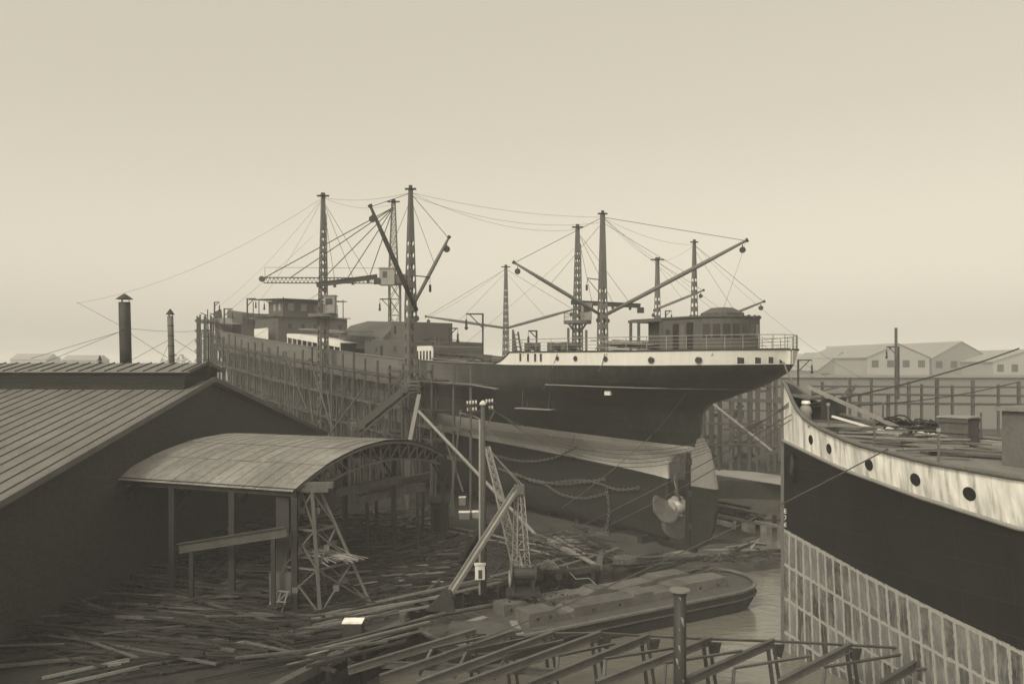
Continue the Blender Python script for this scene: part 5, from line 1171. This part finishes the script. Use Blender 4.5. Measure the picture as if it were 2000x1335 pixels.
heap(G(1048, 1050), G(1175, 1102), 16, .9, 7, .3, ('wood', 'wood_dark', 'wood_light'), 'wide board in the pile below the ship bilge behind the derrick', 'plank', 'boards below the bilge', jit=8)
heap(G(1180, 1100, .8), G(1330, 1085, .6), 14, .8, 5, .25, ('wood', 'wood_dark'), 'driftwood board on the mud before the propeller', 'plank', 'boards before the propeller', z=.55, jit=18)
heap(G(1380, 1075, .5), G(1510, 1064, .5), 12, .8, 4, .2, ('wood', 'wood_light', 'wood_dark'), 'driftwood board on the mud bank beyond the rudder', 'plank', 'boards on the mud bank beyond the rudder', z=.55, jit=22)
heap(G(640, 1045), G(850, 1000), 24, 2.2, 6, .2, ('wood', 'wood_dark', 'wood'), 'plank lying in the dark yard between the barrel shed and the hut', 'plank', 'planks between barrel shed and hut', jit=20)
heap(G(300, 1110), G(540, 1120), 26, 3.0, 5, .3, ('wood_dark', 'steel_dark', 'wood'), 'bar or plank on the dark floor under the barrel roof', 'bar', 'bars under the barrel roof', jit=28)
heap(G(590, 1290), G(840, 1224), 10, .5, 7, .16, ('wood', 'wood_light'), 'batten resting along the quay edge beside the barge end', 'batten', 'battens along the quay edge', jit=4)
heap(G(640, 1160), G(1000, 1120), 16, 1.5, 3.4, .12, ('wood', 'wood_dark', 'wood_light'), 'short stick lying between the rails of the yard tracks', 'stick', 'sticks between the yard tracks', jit=25)
heap(S(9, -11.5, .2), S(25, -11.8, 1.0), 18, .8, 11, .3, ('wood', 'wood_light', 'wood_dark'), 'long slipway timber stacked on the far side of the rudder', 'timber', 'slipway timbers beyond the rudder', z=.5, jit=4, stackh=1.4, h=.22)
# plates and discs under the roof
for i, (px, py, r_, lab) in enumerate(((390, 1130, 1.25, 'large round plate leaning flat among bars under the barrel roof'), (455, 1145, .8, 'small ringed disc lying under the barrel roof'), (340, 1165, .7, 'dull round plate lying near the brick shed'), (480, 1108, .6, 'thin round plate near the long girder'))):
    p = G(px, py); mb = MB(); mb.tube([p+V((0, 0, .02)), p+V((0, 0, .16))], r_, 20); mb.tube([p+V((0, 0, .16)), p+V((0, 0, .3))], r_*.42, 14); one('round_plate', mb, 'steel_dark' if i != 1 else 'steel', lab, 'plate')
# tracks
def track(pts, label, g=1.3):
    pts = [V(p) for p in pts]; t = thing('railway_track', pts[len(pts)//2], label, 'track'); fine = []
    for a, b in zip(pts, pts[1:]):
        for k in range(6): fine.append(a.lerp(b, k/6))
    fine.append(pts[-1]); sm = [(fine[max(0, i-3)]+fine[max(0, i-1)]+fine[i]*2+fine[min(len(fine)-1, i+1)]+fine[min(len(fine)-1, i+3)])/6 for i in range(len(fine))]
    L = []; Rr = []
    for i, p in enumerate(sm):
        d = (sm[min(i+1, len(sm)-1)]-sm[max(i-1, 0)]).normalized(); n_ = V((-d.y, d.x, 0)); L.append(p+n_*g/2+V((0, 0, .14))); Rr.append(p-n_*g/2+V((0, 0, .14)))
    for r_ in (L, Rr):
        mb = MB()
        for a, b in zip(r_, r_[1:]): mb.beam(a, b+(b-a)*.02, .09, .12)
        mb.build('rail', 'steel_light', t)
    ln = 0; nxt = 0
    for a, b in zip(sm, sm[1:]):
        ln += (b-a).length
        while nxt < ln:
            d = (b-a).normalized(); n_ = V((-d.y, d.x, 0)); c = b - d*(ln-nxt); bar('sleeper', c+n_*1.1+V((0, 0, .03)), c-n_*1.1+V((0, 0, .03)), .24, 'wood_dark', t, h=.09); nxt += .95
track([G(60, 1345), G(300, 1292), G(520, 1240), G(760, 1182), G(960, 1138), G(1120, 1095), G(1200, 1068)], 'curving yard track passing in front of the utility pole and derrick winch')
track([G(700, 1020), G(860, 1030), G(1000, 1062), G(1110, 1088)], 'short track curving past the wooden hut towards the ship stern')
track([G(180, 1300), G(420, 1262), G(640, 1215), G(900, 1170)], 'second yard track running beside the boards of the brick shed')
# quay wale and posts
wl_ = thing('quay_wale', V((-7.2, 39.3, GZ)), 'heavy timber wale along the quay edge beside the blunt end of the barge', 'quay wale')
bar('wale', V((-9.5, 34.0, GZ+.06)), V((-4.85, 43.5, GZ+.06)), .42, 'wood', wl_, h=.4); bar('wale', V((-9.3, 33.9, GZ-.75)), V((-4.65, 43.4, GZ-.75)), .3, 'wood_dark', wl_, h=.3)
for q in (.1, .35, .6, .85): p = V((-9.5, 34.0, 0)).lerp(V((-4.85, 43.5, 0)), q); bar('pile', V((p.x+.25, p.y, WZ-1.2)), V((p.x+.25, p.y, GZ+.1)), .34, 'wood_dark', wl_, rnd=True)
w2 = thing('quay_wale', V((1.5, 52, GZ)), 'timber wale along the quay edge on the far side of the barge', 'quay wale')
bar('wale', V((-3.1, 49.5, GZ+.06)), V((6.3, 54.9, GZ+.06)), .4, 'wood', w2, h=.36); bar('wale', V((6.4, 54.95, GZ+.05)), V((*S0(8.5, 10.6), GZ+.05)), .4, 'wood', w2, h=.36)
for q in (.08, .3, .52, .74, .95): p = V((-3.1, 49.5, 0)).lerp(V((6.3, 54.9, 0)), q); bar('pile', V((p.x+.15, p.y-.25, WZ-1.2)), V((p.x+.15, p.y-.25, GZ+.1)), .34, 'wood_dark', w2, rnd=True)
b = G(788, 1229); mb = MB(); mb.tube([b, b+V((0, 0, .72)), b+V((0, 0, .8)), b+V((0, 0, .88))], [.2, .2, .2, .12], 12); one('bollard', mb, 'wood', 'short timber bollard standing near the quay edge', 'bollard')
b = G(690, 1246); cb_ = thing('metal_box', b, 'square dark metal box with a pale top beside the bollard', 'box')
MB().box(b+V((0, 0, .42)), .92, .8, .84).build('body', 'steel_dark', cb_); MB().box(b+V((0, 0, .86)), .98, .86, .05).build('lid', 'white_worn', cb_)
for px, py, sz, lab in ((655, 1262, .5, 'low squared timber offcut near the metal box'), (630, 1275, .6, 'squared timber chock behind the quay wale'), (870, 1190, .4, 'little timber chock by the foot of the channel leg')):
    p = G(px, py); tag(bar('timber_chock', p+V((-sz, sz*.4, .14)), p+V((sz, -sz*.4, .14)), .26, 'wood_dark', h=.26), lab, 'chock')
hb_ = G(858, 1040); hut = thing('watch_hut', hb_, 'small boarded timber hut with a sloping roof beside the track', 'hut')
MB().box(hb_+V((0, .7, 1.15)), 1.35, 1.3, 2.3).build('wall', 'wood', hut); MB().prism([hb_+V((-.85, -.2, 2.3)), hb_+V((.85, -.2, 2.3)), hb_+V((.85, 1.6, 2.62)), hb_+V((-.85, 1.6, 2.62))], V((0, 0, .08))).build('roof', 'wood_dark', hut); MB().box(hb_+V((-.1, .03, .95)), .65, .05, 1.8).build('door', 'wood_dark', hut)
for k in range(7): bar('board', hb_+V((-.6+.2*k, .04, 0)), hb_+V((-.6+.2*k, .04, 2.28)), .03, 'wood_dark', hut)
for px, py, sx_, sz, lab in ((907, 1012, .9, .55, 'pale crate at the foot of the staging poles'), (931, 1010, .8, .5, 'pale low crate beside the shore post'), (903, 985, .6, .7, 'small white crate under the staging behind the pole')):
    p = G(px, py); t = thing('crate', p, lab, 'crate'); MB().box(p+V((0, 0, sz/2)), sx_, .7, sz).build('body', 'wood_light', t); MB().box(p+V((0, 0, sz+.03)), sx_+.08, .78, .06).build('lid', 'white_worn', t)
# bogie with chain heap beside the derrick
p = G(1072, 1128); bo = thing('flat_trolley', p, 'low dark flat trolley carrying a heap of chain', 'trolley')
MB().box(p+V((0, 0, .5)), 2.0, 1.2, .16).build('platform', 'wood_dark', bo)
for x in (-.6, .6):
    for y in (-.5, .5): MB().tube([p+V((x, y-.05, .24)), p+V((x, y+.05, .24))], .24, 12).build('wheel', 'steel_dark', bo)
def chain(pts, size, label, nm='drag_chain', group=None, m='steel'):
    """links laid end to end along a polyline"""
    pts = [V(q) for q in pts]; mb = MB(); d0 = 0; pos = []; step = size*.72
    acc = 0.0; nx = 0.0
    for a, b in zip(pts, pts[1:]):
        l = (b-a).length
        while nx <= acc+l: pos.append((a.lerp(b, (nx-acc)/l), (b-a).normalized())); nx += step
        acc += l
    for i, (p_, d) in enumerate(pos):
        u = V((0, 0, 1)) if abs(d.z) < .9 else V((1, 0, 0)); x = d.cross(u).normalized(); y = x.cross(d); s_ = x if i % 2 else y
        ring = [p_ + d*math.cos(a)*size*.5 + s_*math.sin(a)*size*.3 for a in [2*math.pi*k/8 for k in range(9)]]; mb.tube(ring, size*.11, 4, cap=False)
    return one(nm, mb, m, label, 'chain', group)
pts = [p+V((math.cos(k*1.9)*(.55-.004*k), math.sin(k*1.9)*.42, .62+.006*k)) for k in range(70)]
chain(pts, .22, 'tangled heap of light chain on the flat trolley', 'chain_heap', m='steel_light')
def hp(px, py, off=.35):
    q, tx, nn = hull_frame2(px, py); return q + nn*off
def hull_frame2(px, py):
    s_ = SP(px, 6); z = 6
    for _ in range(40):
        b = halfb(s_, z); y = C0.y + DY*s_ + DX*b; z = CZ - (py-HY)/F*y; s_ = lerp(s_, max(9, SP(px, b)), .5)
    return S(s_, halfb(s_, z), z), None, side
CH = [([(962, 886), (1030, 903), (1092, 894), (1138, 868)], 'thin drag chain looped under the pale boot band of the black ship'), ([(975, 912), (1040, 936), (1100, 946), (1150, 940), (1190, 934)], 'heavy drag chain sagging along the black ship bottom'),
      ([(1010, 922), (1060, 946), (1140, 934), (1180, 944), (1215, 958), (1260, 950)], 'heavy drag chain with two sags above the lowest loop'), ([(1068, 942), (1100, 966), (1150, 974), (1200, 958)], 'lowest sagging loop of drag chain on the black ship bottom'),
      ([(1190, 952), (1196, 990), (1192, 1030), (1178, 1062)], 'drag chain hanging straight down from the ship quarter to the ground')]
for q, lab in CH:
    w3 = [hp(*c) for c in q]; fin = []
    for a, b in zip(w3, w3[1:]): fin += [a.lerp(b, k/5) for k in range(5)]
    fin.append(w3[-1]); sm = [(fin[max(0, i-2)]+fin[i]*2+fin[min(len(fin)-1, i+2)])/4 for i in range(len(fin))]; chain(sm, .36, lab, m='steel')
pts = sag(P(1178, 1062, hp(1178, 1062).y), G(1110, 1090)+V((0, 0, .15)), .3, 12); chain(pts, .34, 'drag chain trailing over the ground from the hanging chain', m='steel')
p = V((8.2, 56.0, GZ)); chain([p+V((math.cos(k*1.7)*.7, math.sin(k*1.7)*.5, .1+.008*k)) for k in range(50)], .28, 'heap of chain on the quay corner by the wale', 'chain_heap')
# painters' stage hung on the ship side, ropes
q, tx, nn = hull_frame(1030, 797); q2, _, _ = hull_frame(1090, 801)
hs = thing('hanging_stage', q, "pale painters' plank stage hung on ropes against the black hull", 'hanging stage')
for k in range(3): bar('plank', q+nn*(.35+.32*k)-(q2-q)*.15, q2+nn*(.35+.32*k), .3, 'wood_light', hs, h=.06)
for e, px in ((q, 1024), (q2, 1083)):
    tp, _, n2 = hull_frame(px, 690)
    for k in (.3, 1.0): MB().tube([e+nn*k+(q2-q)*(.08 if e is q else -.08), tp+n2*.1+V((0, 0, .4))], .018, 4).build('rope', 'rope', hs)
RP = 'ropes hanging over the poop side'
for (x0, y0, x1, y1) in ((1090, 686, 1062, 760), (1187, 686, 1100, 905), (1392, 686, 1280, 845), (1182, 690, 1170, 725), (1275, 850, 1100, 990)):
    a = hull_frame(x0, max(y0, 690)); b = hp(x1, y1, .12) if y1 > 770 else hull_frame(x1, y1)[0]+nn*.1
    a0 = a[0]+a[2]*.1 if y0 < 800 else hp(x0, y0, .15); wire('hanging_rope', a0, b, .028, 'rope slung from the poop rail down the ship side', RP, .25, 'rope', 'rope')
# ------------------------------------------------------------------ deck cargo on the black ship
def deckpile(px0, px1, t0, t1, z, n, lab, grp, hmax=.8, mats=('wood', 'wood_light', 'wood')):
    s0, s1 = sorted((SP(px0, (t0+t1)/2), SP(px1, (t0+t1)/2)))
    for k in range(n):
        L = (s1-s0)*random.uniform(.75, 1.05); c = (s0+s1)/2+random.uniform(-.3, .3); t = random.uniform(t0, t1); zc = z + .05 + hmax*(k/n); a = random.uniform(-.04, .04)
        tag(bar('deck_plank', S(c-L/2, t+a*L, zc), S(c+L/2, t-a*L, zc+.05*L), .32, random.choice(mats), h=.08), lab, 'plank', grp)
deckpile(1184, 1290, 1.0, 4.5, 15.8, 14, 'plank stacked on the poop deck before the open frame', 'planks on the poop deck', .8)
deckpile(870, 965, 1, 6, 14.4, 18, 'plank stacked on the hatch of the after well deck', 'planks on the well deck hatch', 1.3)
deckpile(690, 755, 1, 5, 17.6, 16, 'board heaped on the hatch house roof by the gambrel shelter', 'boards by the gambrel shelter', 1.2)
deckpile(600, 690, 1, 5.5, 18.2, 16, 'board heaped on the boat deck above the white fascia', 'boards on the boat deck', .9)
deckpile(470, 530, 0, 4, 21.6, 12, 'board piled on the forecastle beside the tall lamp', 'boards on the forecastle', .9)
deckpile(805, 860, -3, 2, 17.2, 14, 'plank heaped behind the small white house', 'planks behind the small white house', .7)
for px, t_, zt in ((1002, 4, 18.1), (1110, 4, 18.0), (1145, 3, 17.8), (1005, 7.5, 17.2)):
    s_ = SP(px, t_); a = S(s_, t_, zpd(s_) if s_ < 22.6 else 14); tag(bar('deck_post', a, V((a.x, a.y, zt)), .2, 'primer'), 'short dark post standing by the winches on the poop deck', 'post', 'short posts on the poop deck')
for px, t_, lab in ((1040, 4.5, 'dark cargo winch by the fore end of the poop rail'), (1085, 4.5, 'dark cargo winch between the hull ladder and the deck posts'), (1112, 4.2, 'dark cargo winch beside the plank stack on the poop')):
    s_ = SP(px, t_); b = S(s_, t_, zpd(s_)); wn_ = thing('deck_winch', b, lab, 'winch')
    MB().tube([b+side*-.7+V((0, 0, .6)), b+side*.7+V((0, 0, .6))], .34, 12).build('drum', 'primer', wn_); MB().box(b+V((0, 0, .08)), 1.2, 1.5, .16, (ax, side, zz)).build('bed', 'primer', wn_)
    for k in (-.55, .55): MB().box(b+side*k+V((0, 0, .5)), .9, .08, .9, (ax, side, zz)).build('side_frame', 'primer', wn_)
s_ = SP(1014, 7); b = S(s_, 7, zpd(s_)); ld = thing('ladder', b, 'short leaning timber ladder at the fore end of the poop rail', 'ladder')
for k in (-.25, .25): bar('side_rail', b+side*k, b+side*k+ax*.5+V((0, 0, 1.9)), .12, 'wood', ld)
for k in range(5): q_ = b+ax*.1*k+V((0, 0, .2+.36*k)); bar('rung', q_-side*.25, q_+side*.25, .07, 'wood', ld)
for px, zt in ((895, 16.6), (905, 15.9), (920, 16.2), (930, 15.8), (958, 15.6), (850, 17.8), (858, 17.6)):
    s_ = SP(px, 3); a = S(s_, 3, 14.2); tag(bar('deck_post', a, V((a.x, a.y, zt)), .18, 'primer'), 'thin dark upright among the planks of the after well deck', 'post', 'uprights in the after well deck')
# ================================================================== WIRES
def topof(px, py, Y): return P(px, py, Y)
B_, C_, A_, X2, E_, F_, D_ = topof(802, 376, 83), topof(1177, 424, 97), topof(631, 386, 100), topof(1128, 448, 106), topof(1284, 512, 137), topof(1356, 478, 118), topof(988, 524, 150)
WL = 'thin stay wires between the crane masts'
for a, b, s_, lab in ((B_, C_, .6, 'upper stay wire from the boomed dark mast to the mast behind the stern deck'), (B_-V((0, 0, .3)), C_-V((0, 0, .6)), 1.3, 'lower stay wire from the boomed dark mast to the mast behind the stern deck'), (B_, X2, 1.4, 'stay wire from the boomed dark mast to the short level jib crane'), (A_, B_, .5, 'stay wire between the thick jib tower crane and the boomed dark mast'),
                      (A_, topof(769, 397, 136), 1, 'stay wire from the thick jib tower crane to the long-jib crane'), (C_, E_, .6, 'stay wire from the mast behind the stern deck to the crossed head mast'), (E_, F_, .5, 'stay wire between the crossed head mast and the holed mast'), (C_, F_, .8, 'stay wire from the mast behind the stern deck to the holed mast'),
                      (A_, P(150, 592, 120), 2, 'long wire running from the thick jib tower crane over the shed'), (A_, P(424, 600, 140), 1, 'stay wire from the thick jib tower crane to the bow staging'), (A_, P(500, 595, 138), 1, 'stay wire from the thick jib tower crane to the forecastle'), (D_, P(840, 618, 146), .5, 'stay wire at the slim pale mast with low booms'),
                      (X2-V((0, 0, 2)), S(SP(868, 6), 6, 15.2), .3, 'dark wire slanting from the level jib crane down to the well deck'), (P(650, 575, 99.5), G(212, 1118), .3, 'dark wire slanting from the thick jib crane across the barrel roof'), (P(640, 560, 99), P(440, 690, 72), .3, 'wire slanting from the thick jib crane down to the shed lantern'),
                      (F_, P(1700, 748, 100), 1.5, 'long guy wire from the holed mast down to the far staging'), (C_, P(1760, 830, 90), 1.8, 'long guy wire from the mast behind the stern deck to the moored ship berth'), (C_, P(1735, 800, 104), 1.5, 'second guy wire from the mast behind the stern deck to the far staging'), (P(243, 640, 62.2), P(640, 560, 99), 2.0, 'slack wire from the thick stove pipe to the tower crane'),
                      (P(333, 700, 63), P(612, 460, 100), .3, 'wire from the thin stove pipe up to the tower crane mast'), (P(1457, 472, 91), S(SP(1410, 3), 3, 18.6), .1, 'thin fall wire hanging from the long boom to the poop house')):
    wire('stay_wire', a, b, .008 + .00007*(a.y+b.y)/2, lab, WL, s_)
CW = 'telegraph wires from the utility pole'
for k in range(5):
    a = P(948+4*k, 792+2*k, pb.y); b = K(1.1, .2, 13.0) + V((0, 0, .1*k)); wire('telegraph_wire', a, b, .016, 'sagging wire from the utility pole insulators towards the moored ship bow', CW, 2.6+.25*k, n=20)
one('mooring_line', MB().tube(sag(wl+V((0, 0, .8)), P(1005, 1085, 49), .3, 16), .028, 5), 'cable', 'dark mooring line from the capstan of the moored ship to the derrick winch', 'rope')
one('mooring_line', MB().tube(sag(wl+V((.1, 0, .7)), P(1012, 1098, 49.6), .7, 16), .026, 5), 'cable', 'slacker mooring line below the line to the derrick winch', 'rope')
one('mooring_line', MB().tube(sag(wl+V((.1, 0, .9)), P(1990, 680, 52), .3, 16), .05, 5), 'cable', 'dark hawser from the capstan up over the far side of the moored ship', 'rope')
one('mooring_line', MB().tube(sag(wl+V((.1, 0, .8)), P(1990, 745, 52), .4, 16), .035, 5), 'cable', 'thinner hawser below the one rising over the moored ship', 'rope')
one('mooring_line', MB().tube(sag(K(8.6, 1, 11.4, .1), G(832, 1290, 1.75), .4, 20), .03, 5), 'cable', 'long dark line from the moored ship rail across the barge to the quay', 'rope')
one('mooring_line', MB().tube(sag(P(1530, 705, 61), K(.6, -1, 13.6), .3, 10), .05, 5), 'rope', 'thick rope from the ship counter down to the moored ship stem', 'rope')
one('electric_cable', MB().tube([G(960, 1075)+V((0, 0, .05)), G(990, 1062)+V((0, 0, .05)), G(993, 1085)+V((0, 0, .05)), G(975, 1110)+V((0, 0, .05)), G(952, 1130)+V((0, 0, .05))], .05, 5), 'cable', 'dark cable loop lying on the mud behind the utility pole', 'cable', smooth=True)
one('hemp_rope', MB().tube([p_+V((0, 0, .06)) for p_ in (G(1085, 1105)+V((0, 0, .5)), G(1105, 1100), G(1112, 1118), G(1125, 1132), G(1150, 1130), G(1163, 1142))], .035, 5), 'wood_light', 'pale rope trailing from the chain trolley to the quay edge', 'rope', smooth=True)
# ================================================================== LITTER (uncountable)
random.seed(5); mb = MB()
def litter(n, f, smin, smax):
    for _ in range(n):
        c = f(); a = random.uniform(0, math.pi); L = random.uniform(smin, smax); w_ = L*random.uniform(.12, .5); mb.box(c+V((0, 0, .03)), L, w_, random.uniform(.03, .09), (V((math.cos(a), math.sin(a), random.uniform(-.1, .1))), V((-math.sin(a), math.cos(a), 0)), zz), random.choice((0, 0, 0, 2, 2, 1)))
litter(2600, lambda: G(random.uniform(20, 700), random.uniform(1010, 1300)), .04, .32)
litter(900, lambda: G(random.uniform(600, 1120), random.uniform(1040, 1180)), .03, .2)
litter(260, lambda: V((*pl(edge0, random.random()).lerp(pl(edge1, random.random()), random.uniform(.25, .75)).xy, .42)), .1, .6)
mb.v = [v if not (v.x > -4.6 and v.y < 49 and v.z > 1 and v.x > -9 and (v.x-(-9.6))*1.0 > (v.y-35)*.55) else V((-20+random.random()*6, 50+random.random()*4, GZ)) for v in mb.v] if False else mb.v
o = mb.build('yard_litter', ['wood_dark', 'wood', 'steel_dark']); tag(o, 'small wood chips and scrap littering the muddy yard', 'litter', kind='stuff')
random.seed(9); mb = MB()
for _ in range(2600):
    c = V((random.uniform(-9, 10), random.uniform(33.2, 38.6), WZ+.06+random.random()*.25)); a = random.uniform(0, math.pi); L = random.uniform(.1, .5)
    if c.x > 3.5 and random.random() < (c.x-3.5)/6: continue
    mb.box(c, L, L*random.uniform(.15, .6), .08, (V((math.cos(a), math.sin(a), random.uniform(-.3, .3))).normalized(), V((-math.sin(a), math.cos(a), 0)), zz), random.choice((0, 1, 2)))
tag(mb.build('driftwood_litter', ['wood_light', 'wood', 'wood_dark']), 'floating reeds and wood litter under the steel frames', 'litter', kind='stuff')
random.seed(31); mb = MB()
def tangle(n, px, py, ang, aj, lmin, lmax, hmax):
    for _ in range(n):
        c = G(random.uniform(*px), random.uniform(*py)); a = R(random.gauss(ang, aj)); L = random.uniform(lmin, lmax); w_ = random.uniform(.05, .16); d_ = V((math.cos(a), math.sin(a), random.gauss(0, .05)))
        if c.x > -5.6 and c.y < 50: continue
        c.z += w_/2 + hmax*random.random()**2 + abs(d_.z)*L/2
        mb.beam(c-d_*L/2, c+d_*L/2, w_, w_*random.uniform(.4, 1), mi=random.choice((0, 0, 1, 2, 2)))
tangle(380, (230, 860), (1000, 1130), 15, 45, .8, 4.5, .7)
tangle(190, (20, 560), (1130, 1300), -14, 12, 1.5, 8, .5)
tangle(70, (20, 700), (1180, 1310), 28, 6, 3, 9, .25)
tangle(200, (640, 930), (1060, 1160), 30, 25, .8, 4, .4)
tangle(140, (960, 1180), (1035, 1095), -30, 40, .5, 3, .4)
tag(mb.build('scrap_tangle', ['wood_dark', 'wood', 'steel_dark']), 'dark tangle of bars, laths and offcuts covering the yard', 'scrap', kind='stuff')
# ================================================================== HAZE
mh_ = bpy.data.materials.new('haze_air'); mh_.use_nodes = True; N = mh_.node_tree.nodes; N.clear()
vo = N.new('ShaderNodeVolumePrincipled'); vo.inputs['Color'].default_value = (1.0, 1.0, 0.985, 1); vo.inputs['Density'].default_value = 0.0008; vo.inputs['Anisotropy'].default_value = -0.15
ou = N.new('ShaderNodeOutputMaterial'); mh_.node_tree.links.new(vo.outputs[0], ou.inputs['Volume'])
mb = MB(); mb.box((0, 1300, 14.5), 5400, 2860, 39); hz = mb.build('haze', mh_, origin=(0, 1300, -5)); tag(hz, kind='stuff')
